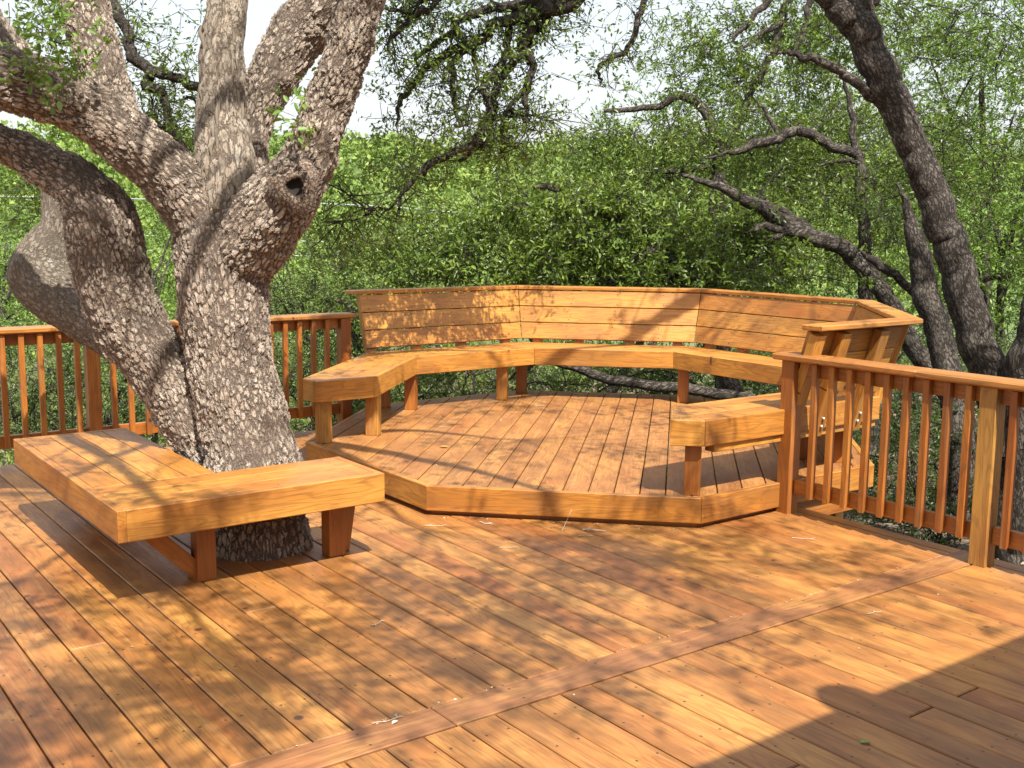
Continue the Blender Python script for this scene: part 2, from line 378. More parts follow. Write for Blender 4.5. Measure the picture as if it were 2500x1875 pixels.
# ------------------------------------------------------------------ octagonal platform
CX, CY, HP = 5.084, 5.939, .173
SIDES = {'BC': -90, 'CH': -45, 'HG': 0, 'GF': 45, 'FE': 90, 'ED': 135, 'DA': 180, 'AB': -135}
T225 = math.tan(math.radians(22.5))
def nrm(a): a = math.radians(a); return Vector((math.cos(a), math.sin(a), 0)), Vector((-math.sin(a), math.cos(a), 0))
def onside(a, ap, s, z): n, t = nrm(a); return Vector((CX, CY, 0))+n*ap+t*s+Vector((0, 0, z))
plat = empty('octagonal_platform', (CX, CY, 0), label='raised octagonal wooden platform one step above the deck, fascia all round', cat='platform')
AP = 1.865
ux, uy = Vector((math.sqrt(.5), math.sqrt(.5), 0)), Vector((-math.sqrt(.5), math.sqrt(.5), 0))
for k in range(-14, 14):
    s0, s1 = k*BW+G/2, (k+1)*BW-G/2; R = AP-.04
    half = []
    for a in SIDES.values():
        n, _ = nrm(a); half.append((n.dot(ux), n.dot(uy), R))
    p = clip([(-3, s0), (3, s0), (3, s1), (-3, s1)], half)
    if p and area(p) > .01:
        xc = min(q[0] for q in p); yc = (s0+s1)/2
        p = [(q[0]-xc, q[1]-yc) for q in p]
        o = Vector((CX, CY, HP-TH-.001+rnd.uniform(-.001, .001)))+ux*xc+uy*yc
        link('platform_board', slab(p, TH, .0035), M_PLAT, plat, frame(o, ux, z=(0, 0, 1)))
def mitre(name, parent, a, ap0, ap1, z0, t, mat, s0=None, s1=None, ch=.003, gap=.0015, slope=0.):
    """a strip along side a of an octagon between apothems, mitred at the corners unless cut at s0 / s1"""
    n, tv = nrm(a)
    def e(s, ap, sg): return s if s is not None else sg*(ap*T225-gap)
    p = [(e(s0, ap0, -1), 0), (e(s1, ap0, 1), 0), (e(s1, ap1, 1), ap1-ap0), (e(s0, ap1, -1), ap1-ap0)]
    xc = min(q[0] for q in p); yc = (ap1-ap0)/2
    p = [(q[0]-xc, -(q[1]-yc)) for q in p]
    o = Vector((CX, CY, z0))+n*(ap0+yc)+tv*xc
    return link(name, slab(p, t, ch), mat, parent, frame(o, tv, z=(0, 0, 1)))
for s, a in SIDES.items():
    mitre('fascia_board', plat, a, AP-.038, AP, HP-.145, .145, M_GOLD, ch=.004)
    mitre('kick_board', plat, a, AP-.075, AP-.045, -.11, .135, M_RED)
for dx, dy in ((5.60, 4.27), (5.98, 4.45), (6.6, 5.4), (6.75, 6.6), (5.9, 7.5)):
    beam('support_post', plat, (dx, dy, -1.9), (dx, dy, HP-.15), .09, .09, (0, 1, 0), M_YEL)
beam('support_beam', plat, (5.2, 4.36, -.06), (6.1, 4.36, -.06), .04, .14, (0, 0, 1), M_YEL)

# ------------------------------------------------------------------ octagonal bench
bench = empty('octagonal_bench', (CX, CY, HP), label='golden wooden bench wrapping the far sides of the octagonal platform, with slatted backrest', cat='bench')
AO, AI, HS, FT, FH = 1.876, 1.42, .607, .038, .145
for s in ('BC', 'CH', 'HG', 'GF', 'FE', 'ED'):
    a = SIDES[s]; n, t = nrm(a)
    w = (AO-AI-2*FT)/3
    for i in range(3):
        mitre('seat_board', bench, a, AI+FT+i*w+.003, AI+FT+(i+1)*w-.003, HS-.036, .036, M_GOLD, ch=.003)
    mitre('seat_fascia', bench, a, AI, AI+FT, HS-FH, FH, M_GOLD, ch=.004)
    mitre('seat_fascia', bench, a, AO-FT, AO, HS-FH, FH, M_GOLD, ch=.004)
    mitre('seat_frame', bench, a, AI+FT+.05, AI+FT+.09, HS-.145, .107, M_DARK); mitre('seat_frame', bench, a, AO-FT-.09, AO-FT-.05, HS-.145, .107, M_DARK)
mitre('seat_rail', bench, -90, AO-.09, AO-.02, HS-.19, .045, M_GOLD, s0=-.68)
# clipped triangular ends
for sgn, nm in ((1, 'B'), (-1, 'D')):
    an = -112.5 if nm == 'B' else 157.5
    def vtx(ap): R = ap/math.cos(math.radians(22.5)); return Vector((CX+R*math.cos(math.radians(an)), CY+R*math.sin(math.radians(an)), 0))
    Bo, Bi = vtx(AO), vtx(AI); oa = -135 if nm == 'B' else 180; n, t = nrm(oa)
    P = Bi+n*((Bo-Bi).dot(n))
    c = (Bo+P+Bi)/3; x = (P-Bi).normalized()
    y = Vector((0, 0, 1)).cross(x)
    FTn = FT*.0
    tri = [((q-c).dot(x)*.985, (q-c).dot(y)*.985) for q in (Bo, P, Bi)]
    link('seat_end_board', slab(tri, .036, .003), M_GOLD, bench, frame(c+Vector((0, 0, HS-.036)), x, z=(0, 0, 1)))
    for q0, q1 in ((Bo, P), (P, Bi)):
        d = (q1-q0).normalized(); nn = Vector((d.y, -d.x, 0)); 
        if nn.dot(c-q0) < 0: nn = -nn
        L = (q1-q0).length; lo = q0+nn*FT/2
        ex0 = .002 if q0 is Bo else FT; ex1 = .0 if q1 is P else -.02
        beam('seat_end_fascia', bench, lo+d*ex0*(1 if q0 is Bo else 0)+Vector((0, 0, HS-FH/2)), lo+d*(L+ex1)+Vector((0, 0, HS-FH/2)), FT, FH-.001, (0, 0, 1), M_GOLD, .004)
# legs
for lx, ly in ((3.31, 6.62), (3.72, 6.67), (5.41, 7.46), (5.78, 7.68), (4.34, 4.18), (4.62, 4.45), (6.83, 6.72), (6.60, 6.5),
               (4.37, 7.66), (4.5, 7.45), (5.74, 4.25), (5.62, 4.47), (6.82, 5.25), (6.58, 5.4)):
    beam('leg', bench, (lx, ly, HP), (lx, ly, HS-.04), .09, .09, (math.sqrt(.5), math.sqrt(.5), 0), M_YEL if lx < 4 else M_GOLD if (lx, ly) == (5.41, 7.46) else M_RED)
# backrest
ZB, ZT, AB_, AT = .645, 1.070, 1.83, 1.955
def sloped(a, ap, z, s): return onside(a, ap, s, z)
SL = Vector((AT-AB_, ZT-ZB)); SLn = SL.normalized()
def backboards(a, s0, s1):
    n, t = nrm(a); d = n*SLn.x+Vector((0, 0, SLn.y)); H = SL.length; w = H/3
    out = n*SLn.y-Vector((0, 0, SLn.x))           # away from the sitter
    for i in range(3):
        h0, h1 = i*w+.0035, (i+1)*w-.0035
        def e(s, h, sg): ap = AB_+SLn.x*h; return s if s is not None else sg*(ap*T225-.0015)
        p = [(e(s0, h0, -1), h0), (e(s1, h0, 1), h0), (e(s1, h1, 1), h1), (e(s0, h1, -1), h1)]
        if a == 90 and s1 is not None: p[1] = (s1, h0); p[2] = (s1-.035+.035, h1)
        xc = p[0][0]; yc = (h0+h1)/2
        p = [(q[0]-xc, q[1]-yc) for q in p]
        o = onside(a, AB_, xc, ZB)+d*yc
        # local z points to the sitter's side? keep slab extending away
        link('back_board', slab(p, .036, .003), M_GOLD, bench, frame(o, t, z=out))
for a, s0, s1 in ((-90, -.06, None), (-45, None, None), (0, None, None), (45, None, None), (90, None, .80)): backboards(a, s0, s1)
for s, s0, s1 in (('BC', -.10, None), ('CH', None, None), ('HG', None, None), ('GF', None, None), ('FE', None, .86)):
    mitre('top_cap', bench, SIDES[s], 1.945, 2.085, ZT+.003, .032, M_GOLD, s0=s0, s1=s1, ch=.006)
    lo = -.80 if s0 is None else s0+.02; hi = .80 if s1 is None else s1-.06
def support(a, s):
    n, t = nrm(a); d = n*SLn.x+Vector((0, 0, SLn.y)); out = n*SLn.y-Vector((0, 0, SLn.x))
    b0 = onside(a, AB_, s, ZB)+out*(.038+.03)
    return beam('back_support', bench, b0-d*.215, b0+d*(SL.length-.002), 0.085, .058, out, M_GOLD, .003)
for s in (-.045, .19, .555): support(-90, s)
for a in (-45, 0, 45):
    for s in (-.62, -.2, .25, .62): support(a, s)
for s in (-.62, -.15, .3, .74): support(90, s)
def disc(c, axis, r, t, n=10):
    axis = Vector(axis).normalized(); M = frame(c, axis, z=(0, 0, 1))
    vs = []; 
    for k, (xx, rr) in enumerate(((0, r), (t*.7, r), (t, r*.7))):
        vs += [M @ Vector((xx, rr*math.cos(i*2*math.pi/n), rr*math.sin(i*2*math.pi/n))) for i in range(n)]
    f = [tuple(range(2*n, 3*n))]+[(k*n+i, k*n+(i+1) % n, (k+1)*n+(i+1) % n, (k+1)*n+i) for k in (0, 1) for i in range(n)]
    return mesh_poly('bolt', vs, f)
for s in (-.045, .19, .555):
    for z in (.475, .525):
        n, t = nrm(-90); ap = AB_+SLn.x/SLn.y*(z-ZB)+.103
        link('bolt', disc(onside(-90, ap, s+rnd.uniform(-.012, .012), z), n, .010, .009), M_METAL, bench)

# ------------------------------------------------------------------ railings
def railing(name, label, pts_post, start, end, axis, fixed, inward, bal0, step, skip, lowmat):
    """axis 'x' or 'y' runs along; fixed is the inner face coordinate of the posts"""
    def P(u, off, z): return Vector((u, fixed+off, z)) if axis == 'x' else Vector((fixed+off, u, z))
    al = Vector((1, 0, 0)) if axis == 'x' else Vector((0, 1, 0)); ac = Vector((0, 1, 0)) if axis == 'x' else Vector((1, 0, 0))
    r = empty(name, P((start+end)/2, .04, 0), label=label, cat='railing', group='deck railings')
    for i, (u, m) in enumerate(pts_post): beam('post', r, P(u, .045, -.3 if m is M_RED else .0), P(u, .045, .891), .089, .089, ac, m)
    L = end-start; n = max(1, round(abs(L)/1.9))
    joints = [start]+sorted(rail_j.get(name, []))+[end]
    for a, b in zip(joints[:-1], joints[1:]): beam('top_cap', r, P(a+.001, .065, .911), P(b-.001, .065, .911), .165, .038, (0, 0, 1), M_CAP, .009)
    ps = sorted(u for u, m in pts_post)
    for a, b in zip(ps[:-1], ps[1:]):
        beam('upper_rail', r, P(a+.05, .062, .850), P(b-.05, .062, .850), .036, .082, (0, 0, 1), M_RED)
        beam('lower_rail', r, P(a+.05, .062, .158), P(b-.05, .062, .158), .036, .086, (0, 0, 1), lowmat)
        u = bal0+math.ceil((a+.075-bal0)/step)*step
        while u < b-.07:
            beam('baluster', r, P(u, .022, .114), P(u, .022, .8885), .036, .036, ac, M_RED, .002, c0=.032)
            u += step
    return r
rail_j = {'right_railing': [1.55, 3.229, 3.84]}
def rr():
    railing('deck_railing', 'reddish-brown railing along the right deck edge in front of the octagonal bench', [(.9, M_RED), (2.835, M_YEL), (4.055, M_RED)], .8, 4.16, 'y', 4.955, -1, 3.873, .1165, 0, M_RED)
rail_j['deck_railing'] = [1.55, 3.229, 3.84]; rr()
rail_j['deck_railing'] = [1.0, 3.02]
railing('deck_railing', 'reddish-brown railing along the far left deck edge behind the oak trunk', [(-1.4, M_RED), (.3, M_RED), (2.15, M_RED), (4.12, M_RED)], -1.45, 4.20, 'x', 7.815, 1, 2.285, .1195, 0, M_RED)

# ------------------------------------------------------------------ L-shaped bench round the oak
HL = .45; Lx0, Lx1, Ly0, Ly1 = 1.312, 1.924, 4.530, 6.40; Lxr = 2.585; Lyi = 4.998
lb = empty('corner_bench', (Lx0, Ly0, 0), label='low L-shaped wooden bench wrapped round the foot of the big oak', cat='bench')
def hboard(name, x0, x1, y0, y1, z1, t, mat, par, along, ch=.003):
    if along == 'x': me = slab([(0, -(y1-y0)/2), (x1-x0, -(y1-y0)/2), (x1-x0, (y1-y0)/2), (0, (y1-y0)/2)], t, ch); M = frame((x0, (y0+y1)/2, z1-t), (1, 0, 0), z=(0, 0, 1))
    else: me = slab([(0, -(x1-x0)/2), (y1-y0, -(x1-x0)/2), (y1-y0, (x1-x0)/2), (0, (x1-x0)/2)], t, ch); M = frame(((x0+x1)/2, y0, z1-t), (0, 1, 0), z=(0, 0, 1))
    return link(name, me, mat, par, M)
for i in range(3):
    w = (Lyi-Ly0-FT)/3
    hboard('seat_board', Lx0+FT+.001, Lxr-FT-.001, Ly0+FT+i*w+.003, Ly0+FT+(i+1)*w-.003, HL-.001, .036, M_GOLD, lb, 'x')
for i in range(4):
    w = (Lx1-Lx0-FT)/4
    hboard('seat_board', Lx0+FT+i*w+.003, Lx0+FT+(i+1)*w-.003, Lyi+.003, Ly1-FT-.001, HL-.001, .036, M_GOLD, lb, 'y')
hboard('fascia_board', Lx0+FT+.001, Lxr, Ly0, Ly0+FT, HL, .142, M_GOLD, lb, 'x', .004)
hboard('fascia_board', Lx0, Lx0+FT, Ly0, Ly1, HL, .142, M_GOLD, lb, 'y', .004)
hboard('fascia_board', Lxr-FT, Lxr, Ly0+FT+.001, Lyi, HL, .142, M_GOLD, lb, 'y', .004)
hboard('fascia_board', Lx0+FT+.001, Lx1, Ly1-FT, Ly1, HL, .142, M_GOLD, lb, 'x', .004)
hboard('fascia_board', Lx1+.002, Lxr-FT-.001, Lyi+.001, Lyi+.03, HL-.04, .1, M_GOLD, lb, 'x', .004)
hboard('fascia_board', Lx1-.03, Lx1-.002, Lyi+.032, Ly1-FT-.002, HL-.04, .1, M_GOLD, lb, 'y', .004)
def prism_leg(par, pts, y0, y1, mat):             # outline in the XZ plane, thickness along Y; grain upright
    me = slab([(z, x) for x, z in pts], y1-y0, .004); link('leg', me, mat, par, frame((0, y0, 0), (0, 0, 1), y=(1, 0, 0)))
beam('leg', lb, (1.775, 4.80, 0), (1.775, 4.80, HL-.04), .089, .089, (0, 1, 0), M_RED)
beam('brace', lb, (1.765, 4.83, .02), (1.44, 4.83, .345), .075, .09, (0, 1, 0), M_RED)
beam('leg', lb, (2.445, 4.80, 0), (2.445, 4.80, HL-.04), .089, .089, (0, 1, 0), M_RED)
prism_leg(lb, [(2.492, 0.001), (2.535, 0.001), (2.583, HL-.145), (2.492, HL-.145)], 4.80, 4.87, M_RED)
beam('leg', lb, (1.775, 6.2, 0), (1.775, 6.2, HL-.04), .089, .089, (0, 1, 0), M_RED)
beam('brace', lb, (1.765, 6.2, .02), (1.44, 6.2, .345), .075, .09, (0, 1, 0), M_RED)

# ------------------------------------------------------------------ mesh from arrays
def tri_mesh(name, V, F, tint=None, smooth=False):
    me = bpy.data.meshes.new(name); V = np.asarray(V, np.float32); F = np.asarray(F, np.int32); k = F.shape[1]
    me.vertices.add(len(V)); me.vertices.foreach_set('co', V.ravel())
    me.loops.add(F.size); me.loops.foreach_set('vertex_index', F.ravel())
    me.polygons.add(len(F)); me.polygons.foreach_set('loop_start', np.arange(0, F.size, k, dtype=np.int32))
    try: me.polygons.foreach_set('loop_total', np.full(len(F), k, np.int32))
    except Exception: pass
    if tint is not None:
        a = me.attributes.new('tint', 'FLOAT', 'FACE'); a.data.foreach_set('value', np.asarray(tint, np.float32))
    me.update(calc_edges=True)
    if smooth: me.polygons.foreach_set('use_smooth', np.ones(len(F), bool))
    return me
rng = np.random.default_rng(11)
def unit(v): return v/np.maximum(np.linalg.norm(v, axis=-1, keepdims=True), 1e-9)
def leaf_mesh(name, base, direc, size, mat, parent=None, wide=.36, shape=4, upb=.5, tint=None, fold=.12, **k):
    """one leaf per row: base point, pointing direction, length"""
    n = len(base); d = unit(direc+rng.normal(0, .35, (n, 3)))
    ref = rng.normal(0, 1, (n, 3)); ref[:, 2] = np.abs(ref[:, 2])+upb
    nn = unit(ref-d*np.sum(ref*d, 1, keepdims=True)); sd = np.cross(d, nn); L = size[:, None]
    if shape == 4:
        pts = [base, base+d*L*.5+sd*L*wide*.5+nn*L*fold, base+d*L, base+d*L*.5-sd*L*wide*.5+nn*L*fold]
        tr = [(0, 1, 2), (0, 2, 3)]
    else:
        pts = [base, base+d*L*.3+sd*L*wide*.45+nn*L*fold*.7, base+d*L*.7+sd*L*wide*.42+nn*L*fold*.6, base+d*L-nn*L*.1, base+d*L*.7-sd*L*wide*.42+nn*L*fold*.6, base+d*L*.3-sd*L*wide*.45+nn*L*fold*.7]
        tr = [(0, 1, 2), (0, 2, 3), (0, 3, 4), (0, 4, 5)]
    m = len(pts); Vv = np.stack(pts, 1).reshape(-1, 3); o = np.arange(n)[:, None, None]*m
    Ff = (np.array(tr)[None]+o).reshape(-1, 3)
    if tint is None: tint = rng.random(n)
    me = tri_mesh(name, Vv, Ff, np.repeat(tint, len(tr)))
    ob = link(name, me, mat, parent); tag(ob, kind='stuff'); return ob
class Tubes:
    def __init__(s): s.V = []; s.F = []; s.n = 0
    def add(s, pts, rad, sides=6, cap=True):
        pts = np.asarray(pts, float); rad = np.asarray(rad, float); k = len(pts)
        t = unit(np.gradient(pts, axis=0)); r0 = np.cross(t[0], (0.3, .2, 1)); r0 = unit(r0); fr = []
        a = r0
        for i in range(k):
            a = a-t[i]*a.dot(t[i]); a = unit(a); fr.append(a)
        a = np.array(fr); b = np.cross(t, a); th = np.arange(sides)*2*np.pi/sides
        ring = pts[:, None]+rad[:, None, None]*(a[:, None]*np.cos(th)[None, :, None]+b[:, None]*np.sin(th)[None, :, None])
        s.V.append(ring.reshape(-1, 3)); i = np.arange(k-1)[:, None]; j = np.arange(sides)[None]; jn = (j+1) % sides
        q = np.stack([i*sides+j, i*sides+jn, (i+1)*sides+jn, (i+1)*sides+j], -1).reshape(-1, 4)+s.n
        s.F.append(q); s.n += k*sides
    def twigs(s, A, B, ra, rb, sag=.08):         # many 3-sided bent twigs at once
        n = len(A); Mid = (A+B)/2+rng.normal(0, sag, (n, 3))*np.linalg.norm(B-A, axis=1, keepdims=True)
        t = unit(B-A); a = unit(np.cross(t, rng.normal(0, 1, (n, 3)))); b = np.cross(t, a)
        rows = []
        for P, r in ((A, ra), (Mid, (ra+rb)/2), (B, rb)):
            for q in range(3):
                th = q*2*np.pi/3; rows.append(P+r[:, None]*(a*math.cos(th)+b*math.sin(th)))
        Vv = np.stack(rows, 1).reshape(-1, 3); o = np.arange(n)[:, None, None]*9
        q = np.array([(r*3+j, r*3+(j+1) % 3, (r+1)*3+(j+1) % 3, (r+1)*3+j) for r in (0, 1) for j in range(3)])
        s.V.append(Vv); s.F.append((q[None]+o).reshape(-1, 4)+s.n); s.n += n*9
        return Mid
    def build(s, name, mat, parent=None):
        me = tri_mesh(name, np.concatenate(s.V), np.concatenate(s.F), smooth=True); return link(name, me, mat, parent)
def spline(P, n, rough=0., seed=0):
    """Catmull-Rom through rows of P (xyz + radius)"""
    P = np.asarray(P, float); k = len(P); Q = np.vstack([2*P[0]-P[1], P, 2*P[-1]-P[-2]]); out = []
    for i in range(k-1):
        p0, p1, p2, p3 = Q[i:i+4]
        for t in np.arange(n)/n: out.append(.5*((2*p1)+(-p0+p2)*t+(2*p0-5*p1+4*p2-p3)*t*t+(-p0+3*p1-3*p2+p3)*t**3))
    out.append(P[-1]); out = np.array(out)
    if rough:
        r = np.random.default_rng(seed); m = len(out); nz = r.normal(0, 1, (m, 3)); nz = (nz+np.roll(nz, 1, 0)+np.roll(nz, -1, 0))/1.7; nz[0] = nz[-1] = 0
        out[:, :3] += nz*rough
    out[:, 3] = np.maximum(out[:, 3], .0015)
    return out
def limb(pts, n=8, rough=0., seed=0): return spline([(*p, r) for p, r in trace(pts)], n, rough, seed)

def barked(name, limbs, voxel, mat, parent, lumps=0.012, flare=None, extra=None, smooth_it=22):
    """weld limbs into one skin, then give each vertex a coordinate that follows its limb (for the bark)"""
    vs, fs = [], []; T = Tubes()
    for L in limbs:
        T.add(L[:, :3], L[:, 3]*1.06, 20)
    V = np.concatenate(T.V); Fq = np.concatenate(T.F)
    # close tube ends with fans
    me = tri_mesh(name+'_raw', V, Fq); ob = bpy.data.objects.new(name+'_raw', me); COL.objects.link(ob)
    import bmesh
    bm = bmesh.new(); bm.from_mesh(me); bmesh.ops.holes_fill(bm, edges=[e for e in bm.edges if e.is_boundary], sides=64); bm.to_mesh(me); bm.free()
    if extra:
        for c, r in extra:
            b2 = bmesh.new(); bmesh.ops.create_icosphere(b2, subdivisions=3, radius=r, matrix=Matrix.Translation(c)); tmp = bpy.data.meshes.new('t'); b2.to_mesh(tmp); b2.free()
            bm = bmesh.new(); bm.from_mesh(me); bm.from_mesh(tmp); bm.to_mesh(me); bm.free()
    md = ob.modifiers.new('r', 'REMESH'); md.mode = 'VOXEL'; md.voxel_size = voxel; md.adaptivity = 0
    ms = ob.modifiers.new('s', 'SMOOTH'); ms.iterations = smooth_it; ms.factor = .5
    dg = bpy.context.evaluated_depsgraph_get(); out = bpy.data.meshes.new_from_object(ob.evaluated_get(dg)); out.name = name
    bpy.data.objects.remove(ob); bpy.data.meshes.remove(me)
    nv = len(out.vertices); co = np.empty(nv*3, np.float32); out.vertices.foreach_get('co', co); co = co.reshape(-1, 3).astype(float)
    pts, n1, n2, sl, off, rd = [], [], [], [], [], []
    for li, L in enumerate(limbs):
        P = L[:, :3]; t = unit(np.gradient(P, axis=0)); a = unit(np.cross(t[0], (.9, .3, .2))); s = np.concatenate([[0], np.cumsum(np.linalg.norm(np.diff(P, axis=0), axis=1))])
        for i in range(len(P)):
            a = unit(a-t[i]*a.dot(t[i])); pts.append(P[i]); n1.append(a); n2.append(np.cross(t[i], a)); sl.append((s[i], *t[i])); off.append(li*3.7); rd.append(L[i, 3])
    pts, n1, n2, sl, off, rd = map(np.array, (pts, n1, n2, sl, off, rd))
    best = np.empty(nv, int)
    for i in range(0, nv, 20000):
        c = co[i:i+20000]; d = np.sqrt(((c[:, None]-pts[None])**2).sum(-1))-rd[None]; best[i:i+20000] = d.argmin(1)
    r = co-pts[best]; tt = sl[best][:, 1:]
    bk = np.stack([(r*n1[best]).sum(1)+off[best], (r*n2[best]).sum(1), (sl[best][:, 0]+(r*tt).sum(1))*.45], 1)
    # lumps
    def vn(p, f, s): 
        q = p*f+s; return np.sin(q[:, 0]+1.7*np.sin(q[:, 1]*.9))*np.sin(q[:, 1]+1.3*np.sin(q[:, 2]*1.1))*np.sin(q[:, 2]+1.5*np.sin(q[:, 0]*.8))
    nr = unit(r); co += nr*(lumps*(vn(co, 9, 0)+.6*vn(co, 21, 2)))[:, None]
    out.vertices.foreach_set('co', co.astype(np.float32).ravel())
    at_ = out.attributes.new('bark', 'FLOAT_VECTOR', 'POINT'); at_.data.foreach_set('vector', bk.astype(np.float32).ravel())
    out.update(); out.polygons.foreach_set('use_smooth', np.ones(len(out.polygons), bool))
    out.materials.clear()
    return link(name, out, mat, parent), co

# ------------------------------------------------------------------ the big oak
oak = empty('oak_tree', (TREE[0], TREE[1], 0), label='massive old live oak with plated bark growing up through the deck beside the low bench', cat='tree')
a_ = lambda x, y, D: None
trunk = limb([(562, 1290, 120, 5.62), (560, 1195, 112, 5.64), (556, 1140, 101, 5.66), (549, 1030, 98, 5.68), (533, 940, 90, 5.7), (510, 850, 86, 5.7), (494, 760, 87, 5.7), (484, 680, 90, 5.7), (480, 600, 92, 5.7), (484, 530, 100, 5.72), (478, 460, 92, 5.74), (470, 400, 70, 5.76)], 6)
limbA = limb([(500, 640, 36, 5.76), (488, 560, 60, 5.74), (455, 500, 70, 5.69), (395, 415, 66, 5.6), (310, 330, 60, 5.5), (210, 252, 60, 5.4), (110, 200, 62, 5.3), (20, 172, 66, 5.2), (-90, 150, 70, 5.1), (-220, 120, 70, 5.0)], 6)
limbA2 = limb([(60, 205, 50, 5.3), (20, 130, 50, 5.35), (-30, 60, 46, 5.4), (-90, -60, 42, 5.45)], 5)
limbB = limb([(255, 300, 58, 5.75), (236, 235, 54, 5.85), (220, 150, 50, 5.9), (196, 60, 48, 5.95), (176, -30, 47, 6.0), (150, -160, 44, 6.1)], 6)
limbD = limb([(500, 520, 60, 5.86), (525, 420, 48, 5.95), (540, 320, 36, 6.05), (558, 240, 42, 6.1), (592, 160, 50, 6.15), (640, 80, 57, 6.2), (700, 10, 60, 6.2), (770, -70, 60, 6.2), (850, -190, 54, 6.2)], 6)
limbE = limb([(490, 660, 40, 5.72), (512, 575, 66, 5.67), (548, 510, 78, 5.60), (592, 448, 74, 5.52), (632, 398, 66, 5.48), (663, 350, 56, 5.45), (684, 290, 51, 5.42), (708, 222, 50, 5.4), (738, 150, 47, 5.36), (764, 70, 46, 5.32), (783, -10, 46, 5.28), (805, -120, 46, 5.2), (850, -300, 46, 5.1)], 6)
stem2 = limb([(520, 1090, 62, 5.78), (462, 980, 66, 5.84), (410, 890, 70, 5.85), (350, 800, 68, 5.82), (292, 715, 70, 5.78), (252, 630, 73, 5.74), (232, 545, 76, 5.7), (214, 465, 72, 5.66), (168, 402, 56, 5.64), (100, 358, 46, 5.64), (30, 322, 40, 5.64), (-70, 285, 40, 5.6), (-200, 250, 38, 5.55)], 6)
mb, coT = barked('trunk', [trunk, limbA, limbA2, limbB, limbD, limbE, stem2], .0085, M_BARK, oak, .012, extra=[(at(672, 396, 5.46), .085), (at(478, 425, 5.66), .10), (at(618, 175, 6.05), .05)])
stem3 = limb([(370, 800, 50, 6.1), (300, 752, 56, 6.2), (235, 708, 58, 6.32), (175, 668, 60, 6.42), (125, 632, 64, 6.5), (92, 592, 68, 6.54), (100, 540, 52, 6.55), (118, 492, 33, 6.55), (116, 448, 25, 6.55), (112, 400, 24, 6.55), (100, 340, 22, 6.5)], 6)
o3, _ = barked('swollen_stem', [stem3], .015, M_SMOOTH, oak, .008, extra=[(at(78, 600, 6.5), .15), (at(140, 640, 6.5), .15)], smooth_it=8)
o3['label'] = 'smooth grey swollen stem behind the left fork'
dead = limb([(484, 470, 55, 5.62), (484, 400, 58, 5.62), (486, 350, 60, 5.64), (482, 290, 54, 5.68), (478, 225, 48, 5.7), (478, 150, 45, 5.72), (480, 80, 44, 5.74), (489, 10, 39, 5.76), (494, -60, 36, 5.78), (500, -150, 28, 5.8)], 6)
o4, _ = barked('dead_limb', [dead], .012, M_DEAD, oak, .010); o4['label'] = 'bare grey dead limb standing upright in the crotch'
# splinters and loose bark slabs on the dead limb
T = Tubes()
for i in range(26):
    q = dead[rng.integers(8, len(dead)-6)]; s = rng.choice([-1, 1]); ang = rng.uniform(-1.2, 1.2)
    dirv = -fwd*math.cos(ang)+rt*math.sin(ang)*1; p = q[:3]+unit(dirv)*q[3]*.98
    L = rng.uniform(.05, .16); T.add([p, p+np.array([0, 0, L*.5])+unit(dirv)*.006, p+np.array([rng.normal(0, .01), 0, L])+unit(dirv)*.001], [.008, .012, .003], 5)
ob = T.build('splinter', M_DEAD, o4); tag(ob, kind='stuff')
# knot hole
kc = at(638, 404, 5.275)
def hollow():
    n = 24; vs = []; fs = []; d = unit(C0-kc+np.array([0, 0, .2])); r0 = unit(np.cross(d, (0, 0, 1.))); r1 = np.cross(r0, d)
    prof = [(.12, -.035), (.085, -.002), (.058, .010), (.040, .004), (.033, -.022), (.026, -.03)]
    for k, (r, h) in enumerate(prof):
        for i in range(n):
            th = i*2*np.pi/n; w = 1+.13*math.sin(3*th+1)+.06*math.sin(7*th); vs.append(kc+(r0*math.cos(th)*r*w+r1*math.sin(th)*r*w*1.1)+d*h)
    for k in range(len(prof)-1):
        for i in range(n): fs.append((k*n+i, k*n+(i+1) % n, (k+1)*n+(i+1) % n, (k+1)*n+i))
    fs.append(tuple(range((len(prof)-1)*n, len(prof)*n)))
    me = mesh_poly('knot_hole', vs, fs); 
    for p in me.polygons: p.use_smooth = True
    return me
M_KNOT = bark('knot_bark', (.40, .31, .24), (.22, .15, .105), (.03, .018, .012), 50, .005, use_attr=False, both=False)
M_HOLE = plain('knot_hole_dark', (.02, .013, .01), .95)  # near-black colour for the inner wall and floor of the knot hole
kh = hollow(); kh.materials.append(M_KNOT); kh.materials.append(M_HOLE)
for p in kh.polygons:
    if p.index >= 24*3: p.material_index = 1
ko = link('knot_hole', kh, None, oak); ko['label'] = 'dark round knot hole in the right-hand limb'

